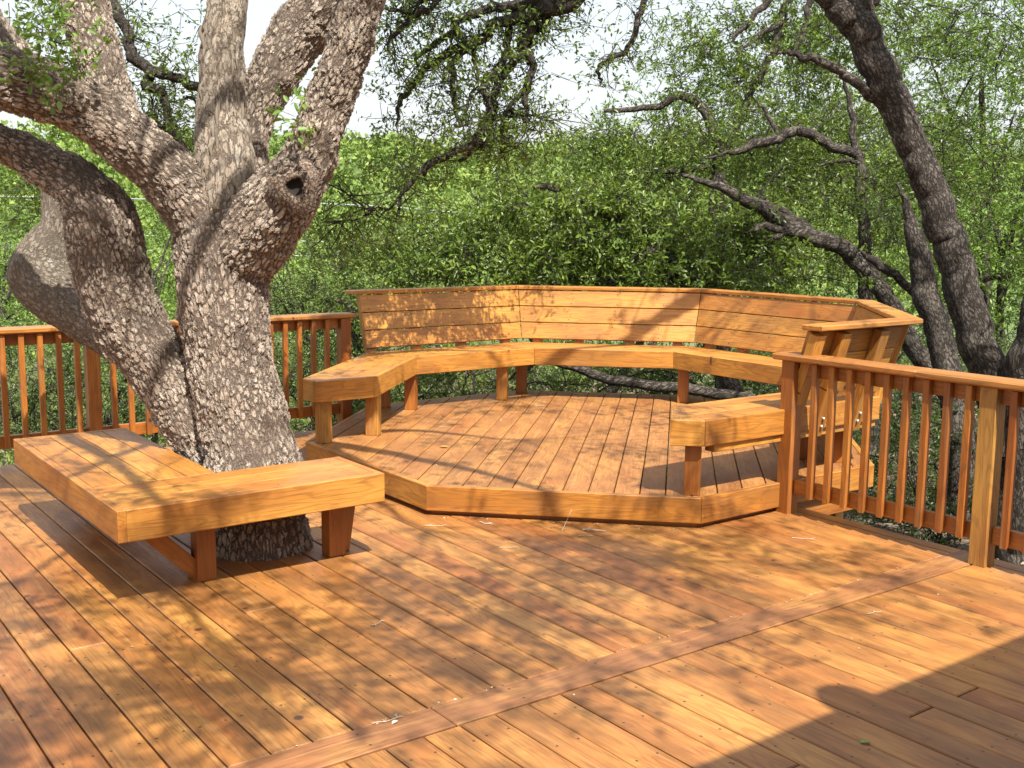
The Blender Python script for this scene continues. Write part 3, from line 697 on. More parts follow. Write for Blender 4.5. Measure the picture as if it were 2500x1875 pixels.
# twig sprays: leaves along twigs that leave a branch
SUNV = np.array([-.16, -.69, 1.]); SUNV /= np.linalg.norm(SUNV)
class Crown:
    def __init__(s): s.T = Tubes(); s.b = []; s.d = []; s.s = []; s.t = []
    def sprays(s, C, R, ntw, nlf, size, tint_c=None, tr=.004, droop=-.1, outw=None):
        """C: cluster centres (n,3); each gets ntw twigs reaching R and nlf leaves per twig"""
        n = len(C); C = np.repeat(C, ntw, 0); m = len(C)
        d = rng.normal(0, 1, (m, 3)); d[:, 2] = d[:, 2]*.75+droop
        if outw is not None: d += np.repeat(outw, ntw, 0)
        d = unit(d); L = (R if np.isscalar(R) else np.repeat(R, ntw))*rng.uniform(.55, 1.15, m)
        A = C+d*.02; B = C+d*L[:, None]; Mid = s.T.twigs(A, B, np.full(m, tr), np.full(m, tr*.3), .14)
        t = rng.uniform(.2, 1.03, (m, nlf)); 
        P = (1-t)[..., None]**2*A[:, None]+(2*t*(1-t))[..., None]*(2*Mid-.5*A-.5*B)[:, None]+(t**2)[..., None]*B[:, None]
        P = P.reshape(-1, 3); dd = np.repeat(d, nlf, 0)*.6+rng.normal(0, .75, (m*nlf, 3)); P = P+rng.normal(0, .012, P.shape)
        s.b.append(P); s.d.append(dd); s.s.append(size*rng.uniform(.65, 1.25, len(P)))
        tc = rng.random(n) if tint_c is None else tint_c
        s.t.append(np.clip(np.repeat(np.repeat(tc, ntw), nlf)*.55+rng.random(len(P))*.42, 0, 1))
    def build(s, parent, leaf, twm, name='foliage', wide=.4, shape=4):
        o = leaf_mesh(name, np.concatenate(s.b), np.concatenate(s.d), np.concatenate(s.s), leaf, parent, wide=wide, shape=shape, tint=np.concatenate(s.t))
        t = s.T.build('twigs', twm, parent); tag(t, kind='stuff'); return o
def along(L, n, seed=None, t0=.2):               # points and radii along a limb
    i = (t0+(1-t0)*rng.random(n))*(len(L)-1.001); k = i.astype(int); f = (i-k)[:, None]; return (L[k]*(1-f)+L[k+1]*f)

# hanging branches of the oak, right of the trunk
Z6 = lambda x, y: (707.8+.3733*x, .3733*y)
def z6(pts, D, D2=None):
    D2 = D2 or D; n = len(pts); return [(*Z6(x, y), h*.3733, D+(D2-D)*i/(n-1)) for i, (x, y, h) in enumerate(pts)]
hang = [z6([(1560, -180, 60), (1420, 0, 42), (1240, 60, 44), (1180, 110, 40), (1170, 200, 30), (1130, 275, 28), (1185, 350, 20), (1170, 480, 18), (1150, 620, 13), (1145, 770, 8)], 8.2),
        z6([(1180, 100, 38), (1000, 130, 26), (870, 230, 24), (700, 300, 20), (560, 390, 18), (470, 510, 15), (400, 600, 11), (395, 720, 5)], 8.2, 7.6),
        z6([(1230, 10, 36), (1000, 50, 24), (830, 90, 22), (740, 160, 19), (680, 230, 15), (530, 310, 11), (500, 400, 6)], 8.2, 7.7),
        z6([(1120, 290, 22), (1010, 430, 20), (980, 560, 20), (960, 700, 18), (870, 850, 15), (760, 930, 9)], 8.2, 8.4),
        z6([(1050, 160, 18), (1010, 340, 18), (900, 480, 17), (925, 600, 17), (930, 720, 17), (800, 850, 17), (600, 950, 17), (530, 1020, 13), (430, 1110, 10), (412, 1240, 4)], 8.2, 7.9),
        z6([(850, 240, 18), (720, 360, 15), (740, 450, 15), (740, 600, 12), (765, 740, 5)], 8.1, 7.9),
        z6([(1170, 480, 13), (1060, 620, 11), (1010, 740, 10), (1000, 880, 9), (1040, 930, 3)], 8.2, 8.4),
        z6([(700, -60, 16), (620, 0, 14), (590, 60, 13), (470, 130, 12), (370, 210, 9), (350, 290, 4)], 7.6, 7.2),
        z6([(700, -60, 14), (540, 10, 12), (480, 60, 9), (330, 50, 5)], 7.6, 7.3),
        z6([(1900, -120, 18), (1840, 0, 16), (1800, 90, 15), (1755, 250, 14), (1640, 340, 12), (1580, 400, 10), (1580, 490, 5)], 8.6),
        z6([(430, 1120, 8), (350, 1200, 6), (260, 1210, 6), (170, 1160, 5), (60, 1060, 3)], 7.9, 7.6),
        z6([(300, 1210, 5), (180, 1260, 4), (80, 1275, 3), (30, 1320, 2)], 7.8, 7.6),
        z6([(1560, -180, 60), (1300, 20, 36), (1250, 130, 15), (1190, 200, 10), (1160, 310, 5)], 8.3),
        z6([(870, 230, 12), (840, 330, 8), (860, 460, 8), (800, 620, 7), (790, 730, 3)], 8.0),
        z6([(1060, 620, 8), (1130, 700, 6), (1150, 760, 4)], 8.2), z6([(1150, 660, 6), (1200, 670, 4), (1240, 685, 2)], 8.2)]
T = Tubes(); cr1 = Crown(); hl = []
for i, h in enumerate(hang):
    L = limb(h, 6, .012, i); L[:, 3] *= 1.25; hl.append(L); T.add(L[:, :3], L[:, 3], 8)
    n = int(5+len(L)*.5); q = along(L, n, t0=.12); outw = rng.normal(0, .3, (n, 3))
    e = q[:, :3]+rng.normal(0, 1, (n, 3))*(.12, .12, .1)
    T.twigs(q[:, :3], e, np.full(n, .006), np.full(n, .003)); cr1.sprays(e, .26, 4, 7, .042, rng.uniform(0, .75, n), .0028)
ob = T.build('hanging_branch', M_TWIG, oak); ob['label'] = 'dark crooked branches hanging right of the trunk'
# linking limb from the crown above
up1 = spline([(*limbD[-8, :3], .14), (*at(1000, -330, 6.8), .11), (*at(1230, -230, 7.6), .09), (*at(1300, -80, 8.1), .05)], 6)
T2 = Tubes(); T2.add(up1[:, :3], up1[:, 3], 12)
# branches between the limbs on the left
Z1 = lambda pts, D: [(x*.3733, y*.3733, h*.3733, D) for x, y, h in pts]
left = [Z1([(600, -120, 34), (660, 30, 32), (700, 110, 32), (750, 230, 32), (770, 330, 34), (850, 395, 34), (960, 430, 28), (1060, 480, 27), (1150, 500, 26)], 7.2),
        Z1([(890, 405, 30), (850, 450, 30), (860, 500, 32), (930, 520, 28), (960, 620, 24), (980, 720, 22), (1040, 820, 20), (1105, 900, 16), (1110, 925, 8)], 7.2),
        Z1([(1040, 810, 17), (960, 800, 17), (905, 745, 15), (880, 700, 12), (880, 620, 7), (870, 480, 4)], 7.25),
        Z1([(905, 745, 10), (840, 710, 8), (780, 670, 6)], 7.25), Z1([(955, 725, 10), (890, 745, 10), (835, 765, 8)], 7.2),
        Z1([(950, 880, 6), (1000, 850, 12), (1060, 870, 14), (1100, 880, 14)], 7.3), Z1([(1060, 560, 8), (1100, 560, 8), (1150, 600, 8)], 7.4)]
for i, h in enumerate(left):
    L = limb(h, 6, .008, 40+i); T2.add(L[:, :3], L[:, 3], 8)
    n = int(4+len(L)*.5); q = along(L, n, t0=.1); e = q[:, :3]+rng.normal(0, 1, (n, 3))*(.14, .14, .1); T2.twigs(q[:, :3], e, np.full(n, .005), np.full(n, .0025)); cr1.sprays(e, .22, 3, 6, .04, rng.uniform(0, .7, n), .0025)
def boxc(x0, x1, y0, y1, D0, D1, n):
    return np.array([at(rng.uniform(x0, x1), rng.uniform(y0, y1), rng.uniform(D0, D1)) for _ in range(n)])
cr1.sprays(boxc(255, 435, 20, 330, 7.2, 8.2, 30), .24, 4, 7, .04, None, .003)
cr1.sprays(boxc(0, 170, -20, 120, 6.2, 7.4, 34), .24, 4, 7, .045, None, .003)
cr1.sprays(boxc(-20, 100, 380, 470, 7.2, 8, 20), .22, 4, 7, .045, rng.uniform(0, .3, 20), .003)
cr1.sprays(boxc(720, 1080, 60, 430, 7.2, 8.8, 26), .26, 4, 7, .042, rng.uniform(0, .8, 26), .003)
cr1.sprays(boxc(800, 1180, 260, 400, 7.6, 9, 28), .26, 4, 8, .042, rng.uniform(0, .8, 28), .003)
cr1.sprays(boxc(780, 1150, -20, 110, 7.2, 8.8, 26), .26, 4, 7, .042, rng.uniform(0, .8, 26), .003)
# near, larger sprigs sprouting on the limbs
cr2 = Crown()
near = np.array([at(x, y, D) for x, y, D in ((60, 120, 5.0), (95, 70, 5.1), (110, 140, 5.0), (140, 120, 5.05), (150, 95, 5.1), (165, 160, 5.0), (120, 30, 5.2), (90, 160, 5.0), (180, 30, 5.2), (135, 165, 4.95), (160, 60, 5.15), (140, 0, 5.2), (60, 170, 5.0), (180, 130, 5.05))])
cr2.sprays(near, .17, 4, 6, .042, rng.uniform(.35, .95, len(near)), .0022)
cr2.sprays(np.array([at(622, 226, 5.2), at(645, 255, 5.15), at(628, 200, 5.3), at(655, 262, 5.12), at(682, 272, 5.12)]), .13, 3, 4, .045, rng.uniform(.6, 1, 5), .002)
# crown overhead (above the picture): its gaps make the dappled light on the deck
over = []
def shade(n, x0, x1, y0, y1, z0=0.):
    for _ in range(n):
        for _t in range(30):
            gx, gy = rng.uniform(x0, x1), rng.uniform(y0, y1); h = rng.uniform(3.3, 5.8); p = np.array([gx-.16*h, gy-.69*h, h])+np.array([0, 0, z0])
            v = p-C0; dpt = v@fwd
            if dpt > .3:
                py = -(v@cu)/dpt*F_PX+937.5; px = (v@cr)/dpt*F_PX+1250
                if py > -380 and -700 < px < 3200: continue
            over.append(p); break
shade(84, -.3, 4.6, 2.4, 5.2); shade(60, .2, 2.6, 3.2, 5.0); shade(30, 2.2, 4.0, 3.2, 4.4); shade(32, 3.2, 6.6, 4.6, 7.6); shade(7, 1.0, 3.2, 5.0, 6.8); shade(12, 3.4, 5.1, 2.4, 4.2); shade(44, -1.5, .9, 7.3, 8.5, .5); shade(16, 2.5, 4.0, 7.6, 8.6, .5)
over = np.array(over)
over = over+rng.normal(0, .05, over.shape); cr1.sprays(over, .33, 8, 11, .054, None, .003)
hubs = np.array([(1.2, 3.2, 5.0), (.2, 1.4, 5.6), (2.2, 1.2, 5.4), (3.6, 2.2, 5.6), (4.6, 3.6, 5.8), (3.0, .2, 5.2), (.8, .4, 4.6)])
tp = limbA2[-1, :3]
tops = [limbE[-1, :3], limbE[-1, :3], limbE[-1, :3], limbE[-1, :3], limbD[-1, :3], limbE[-1, :3], limbA2[-1, :3]]
for hb, tpp in zip(hubs, tops):
    mid = (hb+tpp)/2+np.array([0, 0, .45]); L = spline([(*tpp, .08), (*mid, .045), (*hb, .015)], 6, .02, 3); T2.add(L[:, :3], L[:, 3], 8)
def lift(x, y, h):                               # a point whose shadow falls on the backrest at (x, y)
    d = at(x, y, 1)-C0; n_ = np.array([math.cos(math.radians(22)), math.sin(math.radians(22)), 0]); t = (n_@(np.array([CX, CY, 0])-C0)+1.97)/(n_@d)
    return C0+d*t-np.array([.16, .69, -1.])*h
sl_ = [lift(1540, 560, 3.7), lift(1495, 630, 3.5), lift(1440, 690, 3.4), lift(1385, 745, 3.3), lift(1330, 800, 3.3)]
L = spline([(*hubs[4], .05), *[(*p, .045-.004*i) for i, p in enumerate(sl_)]], 6, .01, 9); T2.add(L[:, :3], L[:, 3], 8)
dd = np.linalg.norm(over[:, None]-hubs[None], axis=2).argmin(1)
T2.twigs(hubs[dd], over, np.full(len(over), .008), np.full(len(over), .003), .12)
ob = T2.build('upper_branches', M_TWIG, oak)
cr1.build(oak, L_OAK, M_TWIG, 'foliage', .42)
cr2.build(oak, L_BRIGHT, M_PALETWIG, 'sprig_leaves', .5, 6)

# ------------------------------------------------------------------ trees beyond the railing
Z7 = lambda pts, D, k=.3733: [(1415.7+.3733*x, .3733*y, h*k, D) for x, y, h in pts]
def tree(name, label, base, limbs_px, clusters, R, ntw, nlf, size, leaf, twm=M_TWIG, group=None, barkm=M_BARK2, sides=10, wide=.4, cat='tree', attach=True, tintr=(0, 1), trad=.004, droop=-.1, shape=4):
    r = empty(name, base, label=label, cat=cat, group=group)
    T = Tubes(); Ls = []
    for i, h in enumerate(limbs_px):
        L = h if isinstance(h, np.ndarray) else limb(h, 7, .012, i+len(label))
        m_ = max(4, len(L)//3)
        if i or 'shorter' in label: L[-m_:, 3] *= np.linspace(1, .18, m_)
        Ls.append(L); T.add(L[:, :3], L[:, 3], sides)
    if T.V:
        # bark coordinates straight from the tubes
        V = np.concatenate(T.V); me = tri_mesh('trunk', V, np.concatenate(T.F), smooth=True)
        bk = []
        for i, L in enumerate(Ls):
            k = len(L); s = np.concatenate([[0], np.cumsum(np.linalg.norm(np.diff(L[:, :3], axis=0), axis=1))]); rel = T.V[i]-np.repeat(L[:, :3], sides, 0)
            bk.append(np.column_stack([rel[:, 0]+i*2.1, rel[:, 1], rel[:, 2]*.4+np.repeat(s, sides)*.35]))
        a = me.attributes.new('bark', 'FLOAT_VECTOR', 'POINT'); a.data.foreach_set('vector', np.concatenate(bk).astype(np.float32).ravel())
        link('trunk', me, barkm, r)
    if len(clusters):
        c = Crown()
        if attach and Ls:
            allp = np.concatenate([L[len(L)//3:] for L in Ls]); n0 = len(allp); node = list(allp[:, :3]); order = np.argsort([((allp[:, :3]-q)**2).sum(1).min() for q in clusters])
            A_, B_ = [], []
            for oi in order:                      # each cluster hangs on the nearest limb or earlier cluster
                q = clusters[oi]; arr = np.array(node); w_ = ((arr-q)**2).sum(1); w_[:n0] *= 1.6; j = w_.argmin()
                if w_[j] < 1.7: A_.append(arr[j]); B_.append(q)
                node.append(q)
            if A_: A_, B_ = np.array(A_), np.array(B_); dst = np.linalg.norm(A_-B_, axis=1); c.T.twigs(A_, B_, np.minimum(.004+dst*.008, .013), np.full(len(A_), .004), .16)
        c.sprays(clusters, R, ntw, nlf, size, rng.uniform(*tintr, len(clusters)), trad, droop); c.build(r, leaf, twm, 'foliage', wide, shape)
    return r
def blob(x, y, D, rx, ry, rz, n, hollow_=.35):    # cluster centres in a lumpy ellipsoid: rx right, ry ahead, rz up
    c = at(x, y, D); d = unit(rng.normal(0, 1, (n, 3))); rad = (hollow_+(1-hollow_)*rng.random(n)**.6)
    lump = 1+.25*np.sin(d[:, 0]*5+x)*np.sin(d[:, 1]*4+y)
    d = d*(rad*lump)[:, None]; f2 = np.array([.594, .804, 0]); f2 = unit(np.array([math.cos(AL), math.sin(AL), 0]))
    return c+d[:, :1]*rt*rx+d[:, 1:2]*f2*ry+d[:, 2:3]*np.array([0, 0, rz])
g0 = lambda x, y, D: tuple((lambda p: (p[0], p[1], hz(p[0], p[1])))(at(x, y, D)))

# right leaning oak
rt_tr = [Z7([(2080, 3300, 115), (2040, 2800, 112), (1960, 2300, 108), (1850, 1950, 104), (1770, 1660, 100), (1730, 1500, 97), (1670, 1300, 98), (1600, 1100, 92), (1520, 900, 88), (1420, 700, 90), (1345, 500, 100), (1250, 300, 96), (1150, 130, 96), (1050, 20, 78), (950, -90, 66), (800, -260, 55)], 9.0),
         Z7([(1180, 200, 70), (1215, 80, 62), (1235, -30, 56), (1260, -200, 50)], 9.0),
         Z7([(1320, 600, 34), (1240, 545, 32), (1160, 480, 30), (1060, 400, 28), (960, 355, 26), (860, 320, 22), (740, 305, 20), (640, 308, 17)], 9.0),
         Z7([(2050, 2650, 90), (2150, 2150, 92), (2190, 1900, 92), (2110, 1950, 0.1)][:3]+[(2230, 1700, 80), (2330, 1500, 60)], 8.7)]
clR = np.concatenate([blob(2130, 100, 10.4, .8, .7, .5, 80), blob(1850, 40, 9.8, .8, .5, .3, 20), blob(2080, 330, 11, .8, .5, .5, 40)])
TALL = tree('oak_tree', 'tall dark-barked oak trunk leaning left behind the right railing', g0(2150, 1200, 9), rt_tr, clR, .3, 4, 8, .05, L_BRIGHT, group=None, sides=16, tintr=(.1, .9))
tr2 = [Z7([(1780, 3300, 90), (1760, 2600, 84), (1700, 2200, 80), (1630, 1900, 78), (1560, 1660, 74), (1520, 1450, 62), (1480, 1300, 48), (1440, 1150, 36), (1390, 1060, 22)], 10.3),
       Z7([(1500, 1700, 24), (1330, 1560, 26), (1180, 1440, 26)], 10.6)]
tree('oak_tree', 'shorter forked dark trunk just left of the tall leaning oak', g0(2060, 1150, 10.3), tr2, blob(1960, 420, 10.6, .7, .5, .6, 16), .28, 4, 8, .045, L_DARK, sides=12)
tr3 = [Z7([(2450, 1500, 100), (2330, 1650, 96), (2250, 1800, 90), (2150, 2050, 92), (2120, 2400, 96), (2140, 3200, 100)], 8.0)]
tr3 = [Z7([(2600, 3000, 90), (2400, 2500, 84), (2250, 2100, 72), (2150, 1850, 60)], 8.2)] if False else tr3
tree('oak_tree', 'dark curved trunk at the right picture edge behind the railing', g0(2210, 1180, 8), tr3, np.zeros((0, 3)), .3, 4, 8, .05, L_DARK, sides=12)

def right_crown():  # out-of-frame crown, added to shade trunks and ground beyond the right railing
    out = []
    for _ in range(90):
        for _t in range(30):
            gx, gy = rng.uniform(6.6, 10.5), rng.uniform(2.6, 8.0); z0 = rng.uniform(-1, 1.5); h = rng.uniform(3.4, 6.); p = np.array([gx-.16*h, gy-.69*h, h+z0]); v = p-C0; dpt = v@fwd
            if dpt > .3 and -(v@cu)/dpt*F_PX+937.5 > -120: continue
            if p[2] < 2.6 or p[0] < 5.2: continue
            out.append(p); break
    return np.array(out)
rc = right_crown(); c9 = Crown(); c9.sprays(rc, .36, 5, 9, .055, None, .004)
hub9 = np.array([(7.6, 4.3, 4.6), (7.4, 2.0, 5.0), (8.6, 3.0, 5.4), (7.0, 5.2, 4.8)]); T9 = Tubes()
t9 = at(1790, -120, 9.0)
for hb in hub9: L = spline([(*t9, .09), (*((t9+hb)/2+np.array([0, 0, .4])), .06), (*hb, .03)], 6, .02, 2); T9.add(L[:, :3], L[:, 3], 8)
k9 = np.linalg.norm(rc[:, None]-hub9[None], axis=2).argmin(1); T9.twigs(hub9[k9], rc, np.full(len(rc), .014), np.full(len(rc), .005), .1)
T9.build('upper_branches', M_TWIG, TALL); c9.build(TALL, L_OAK, M_TWIG)

# middle oaks
mA = [Z7([(1900, 2600, 60), (1500, 2000, 56), (1250, 1600, 50), (1080, 1450, 48), (900, 1370, 50), (700, 1250, 46), (520, 1150, 36), (330, 1060, 22), (150, 1010, 10)], 11.1),
      Z7([(960, 1400, 28), (830, 1280, 26), (700, 1200, 20), (640, 1180, 14), (560, 1100, 8)], 11.1), Z7([(900, 1370, 28), (760, 1330, 26), (620, 1310, 22), (510, 1345, 14)], 11.05),
      Z7([(780, 1320, 18), (700, 1380, 16), (640, 1390, 10)], 11.05)]
tree('oak_tree', 'oak with thick pale-lit limb slanting left between the bench and the leaning trunk', g0(2000, 1100, 12), mA,
     np.concatenate([blob(1750, 500, 12, 1.5, .8, .7, 130), blob(1560, 560, 11.4, 1.3, .7, .35, 80)]), .3, 5, 9, .060, L_OAK, sides=12)
mB = [Z7([(1250, 2600, 50), (1230, 2000, 44), (1215, 1500, 40), (1200, 1200, 34), (1180, 950, 28), (1150, 800, 22), (1130, 620, 16), (1100, 450, 10)], 12.1),
      Z7([(1200, 900, 26), (1050, 850, 28), (920, 780, 30), (800, 765, 30), (690, 800, 30), (560, 850, 28), (420, 890, 22), (250, 910, 12)], 12.1),
      Z7([(700, 760, 14), (660, 700, 13), (620, 620, 10), (560, 560, 7)], 12.1), Z7([(1180, 950, 12), (1080, 930, 12), (1000, 940, 9), (900, 960, 5)], 12.0)]
tree('oak_tree', 'slender oak with arching grey branch crossing the sky gap', g0(1870, 1050, 12.6), mB,
     np.concatenate([blob(1880, 340, 12.9, 1.7, .8, .6, 170), blob(1620, 280, 13, 1.2, .8, .5, 90)]), .3, 5, 9, .059, L_OAK, sides=12)
mC = [Z7([(600, 3000, 60), (500, 2400, 56), (300, 1900, 50), (100, 1500, 44), (-150, 1300, 34), (-450, 1150, 24), (-700, 1080, 12)], 11.2),
      Z7([(0, 1420, 26), (-120, 1560, 24), (-250, 1620, 18), (-330, 1700, 10)], 11), Z7([(560, 2300, 34), (100, 2250, 32), (-250, 2200, 30), (-620, 2080, 26), (-760, 2140, 18), (-900, 2250, 14)], 10.8),
      Z7([(-620, 2090, 18), (-700, 2000, 14), (-760, 1900, 8)], 10.8)]
tree('oak_tree', 'low spreading oak whose bright-tipped leaves fill the view just above the curved backrest', g0(1500, 1100, 11.2), mC,
     np.concatenate([blob(1120, 540, 11.2, 1.9, .7, .50, 150), blob(1430, 520, 11.4, 1.6, .7, .55, 130), blob(1180, 450, 11, 1.0, .5, .3, 50), blob(1300, 590, 10.9, 2.6, .5, .2, 90)]), .3, 5, 9, .068, L_OAK, sides=12, tintr=(.15, 1), shape=6)
mD = [Z7([(400, 2600, 60), (380, 1900, 54), (360, 1300, 48), (350, 900, 40), (300, 650, 30), (150, 560, 26), (0, 620, 20), (-300, 640, 12)], 14.5),
      Z7([(360, 900, 30), (480, 700, 24), (590, 470, 22), (700, 260, 20), (760, 0, 18), (800, -140, 16)], 14.3), Z7([(760, -100, 20), (660, 0, 20), (560, 100, 18), (480, 200, 16), (400, 260, 12)], 14),
      Z7([(930, -120, 20), (890, 30, 20), (870, 160, 19), (800, 300, 16), (770, 380, 12)], 13.8), Z7([(830, -120, 18), (790, -20, 18), (700, 140, 16), (560, 240, 14), (460, 330, 10)], 14), Z7([(-200, 1000, 10), (200, 980, 16), (360, 900, 22)], 14.4)]
tree('oak_tree', 'broad oak filling the upper middle with dark upright branches', g0(1560, 1000, 14.5), mD,
     np.concatenate([blob(1640, 130, 14.6, 1.5, 1, .8, 170), blob(1450, 350, 14.8, 1.7, 1, .6, 150), blob(1650, 330, 15, 1.6, 1, .8, 110), blob(1300, 290, 14.6, .6, .6, .3, 14), blob(1220, 420, 14.5, 1.1, .7, .5, 60), blob(1850, 60, 14.5, 1.6, .8, .6, 120)]), .33, 5, 9, .066, L_OAK, sides=10)
def auto(name, label, x, y, D, cl, R, ntw, nlf, size, leaf, trunkr=.09, **k):
    b = g0(x, y, D); top = cl.mean(0); L = [spline([(b[0], b[1], b[2]-.2, trunkr), (*((np.array(b)+top)/2+rng.normal(0, .2, 3)), trunkr*.75), (*top, trunkr*.45)], 6, .02, int(x))]
    for j in range(6):
        q = cl[rng.integers(len(cl))]; s = L[0][rng.integers(6, 12)]; L.append(spline([(*s[:3], trunkr*.5), (*((s[:3]+q)/2+np.array([0, 0, .2])), trunkr*.3), (*q, .012)], 5, .02, j))
    return tree(name, label, b, L, cl, R, ntw, nlf, size, leaf, sides=8, **k)
auto('oak_tree', 'bright sunlit yellow-green oak right of the leaning trunk', 2200, 900, 14, np.concatenate([blob(2200, 430, 14, 1.4, 1, 1.1, 150), blob(2140, 640, 13.5, 1.1, .8, .9, 90)]), .33, 5, 9, .066, L_BRIGHT, tintr=(.2, 1))
auto('oak_tree', 'tall hazy oak crown at the top right corner with sky between its leaves', 2150, 900, 19, np.concatenate([blob(2150, 180, 19, 2.3, 1.2, 1.5, 150), blob(2210, 30, 18, 1.4, 1, 1, 70), blob(2000, 330, 19, 1.5, 1, 1, 80)]), .4, 5, 9, .078, L_BRIGHT, tintr=(.2, .9))
auto('oak_tree', 'dense green oak behind the middle of the bench back', 1250, 900, 18, np.concatenate([blob(1350, 480, 18, 3.6, 1, 1.0, 200), blob(1150, 560, 17, 2.2, 1, .7, 110), blob(1750, 520, 18, 3, 1, 1.6, 190)]), .42, 5, 10, .08, L_OAK, tintr=(.1, .8))
auto('oak_tree', 'far soft-green oak crown showing above the hanging branches', 1330, 900, 24, np.concatenate([blob(1500, 330, 24, 2.6, 1.5, 1.4, 100), blob(1620, 200, 24, 3.2, 1.5, 2.2, 130), blob(1950, 280, 24, 4, 1.5, 2.6, 260)]), .5, 5, 9, .10, L_BRIGHT, tintr=(.0, .6))
auto('juniper_tree', 'feathery yellow-green juniper just right of the oak trunk above the left railing', 680, 800, 13, np.concatenate([blob(660, 600, 13, .95, .7, .75, 120), blob(640, 720, 12.6, .8, .5, .6, 60)]), .22, 7, 12, .03, L_JUN, .05, tintr=(.2, .95), droop=.15)
auto('oak_tree', 'small dark-leaved oak left of the backrest end', 800, 820, 12.2, np.concatenate([blob(800, 600, 12.4, .9, .6, .6, 90), blob(740, 730, 11.6, .6, .4, .5, 45), blob(900, 520, 12.8, .8, .6, .35, 45), blob(860, 820, 12.2, 1., .5, .35, 40)]), .26, 5, 9, .048, L_OAK, tintr=(.1, .85))
auto('shrub', 'bright leafy shrub seen between the two leaning oak stems', 330, 780, 15, np.concatenate([blob(340, 560, 16, .9, .8, 1.0, 110), blob(330, 700, 14.5, .8, .6, .5, 50)]), .3, 5, 10, .055, L_BRIGHT, .05, cat='shrub', tintr=(.4, 1))
auto('shrub', 'bright green shrub at the far left above the railing cap', 20, 800, 15, np.concatenate([blob(10, 560, 16, .9, .8, .9, 110), blob(60, 700, 14.5, 1.1, .6, .45, 60)]), .3, 5, 10, .055, L_BRIGHT, .05, cat='shrub', tintr=(.3, 1))
# low junipers and shrubs behind the left railing
for i, (x, y, D, w, h, n, lab) in enumerate(((30, 850, 10.6, .85, .62, 170, 'feathery green bush behind the balusters at the far left'), (210, 880, 10.4, .7, .6, 130, 'feathery bush behind the left railing beside its thick middle post'), (370, 850, 10.8, .7, .6, 110, 'dark green bush behind the railing left of the leaning stem'), (650, 850, 10.6, .7, .6, 130, 'leafy bush behind the balusters between the oak trunk and the bench'), (860, 920, 10.4, .9, .5, 90, 'low leafy bush under the left end of the curved seat'))):
    auto('shrub', lab, x, y+60, D, blob(x, y, D, w, .5, h, n), .2, 6, 11, .032, L_JUN if i < 3 else L_OAK, .03, cat='shrub', group=None, tintr=(.1, .8), droop=.2)
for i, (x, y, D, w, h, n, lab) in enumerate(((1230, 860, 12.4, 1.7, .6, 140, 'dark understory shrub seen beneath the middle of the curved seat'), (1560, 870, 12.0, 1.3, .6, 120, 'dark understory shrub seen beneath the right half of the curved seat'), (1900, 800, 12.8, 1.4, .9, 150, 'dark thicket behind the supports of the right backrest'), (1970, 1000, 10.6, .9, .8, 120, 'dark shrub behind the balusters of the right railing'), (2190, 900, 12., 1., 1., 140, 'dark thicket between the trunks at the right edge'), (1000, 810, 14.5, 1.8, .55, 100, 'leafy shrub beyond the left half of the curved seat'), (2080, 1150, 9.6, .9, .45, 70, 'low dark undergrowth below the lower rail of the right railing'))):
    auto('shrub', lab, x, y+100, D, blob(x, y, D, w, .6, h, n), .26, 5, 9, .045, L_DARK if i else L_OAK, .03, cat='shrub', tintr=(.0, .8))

def undergrowth():
    n = 3600; d = 6.2+28*rng.random(n)**1.3; s_ = rng.uniform(-.6, .72, n)*d; x, y = d*.5946+s_*.804, d*.804-s_*.5946
    ok = ~((s_ > 1.2) & (d < 10.5)) & ~((x < XE+.35) & (y < YE+.35)) & ~(((x-CX)**2+(y-CY)**2) < 4.6); x, y, d = x[ok], y[ok], d[ok]; c = np.column_stack([x, y, [hz(a, b) for a, b in zip(x, y)]])
    r = rng.uniform(.12, .34, len(c))*(1+d/20); k = 26; C = np.repeat(c, k, 0); RR = np.repeat(r, k); dr = unit(rng.normal(0, 1, (len(C), 3))); dr[:, 2] = np.abs(dr[:, 2])
    P = C+dr*(RR*rng.random(len(C))**.5)[:, None]*(1, 1, 1.1); sz = np.repeat(.04+.0035*d, k)*rng.uniform(.7, 1.3, len(P))
    leaf_mesh('undergrowth', P, dr, sz, L_OAK, None, wide=.42, tint=np.clip(np.repeat(rng.random(len(c))*np.where(c@rt > 1.5, .2, 1), k)*.5+rng.random(len(P))*.45*np.where(P@rt > 1.5, .5, 1), 0, 1))  # tints lowered on the right: shade put into the leaf colour
undergrowth()

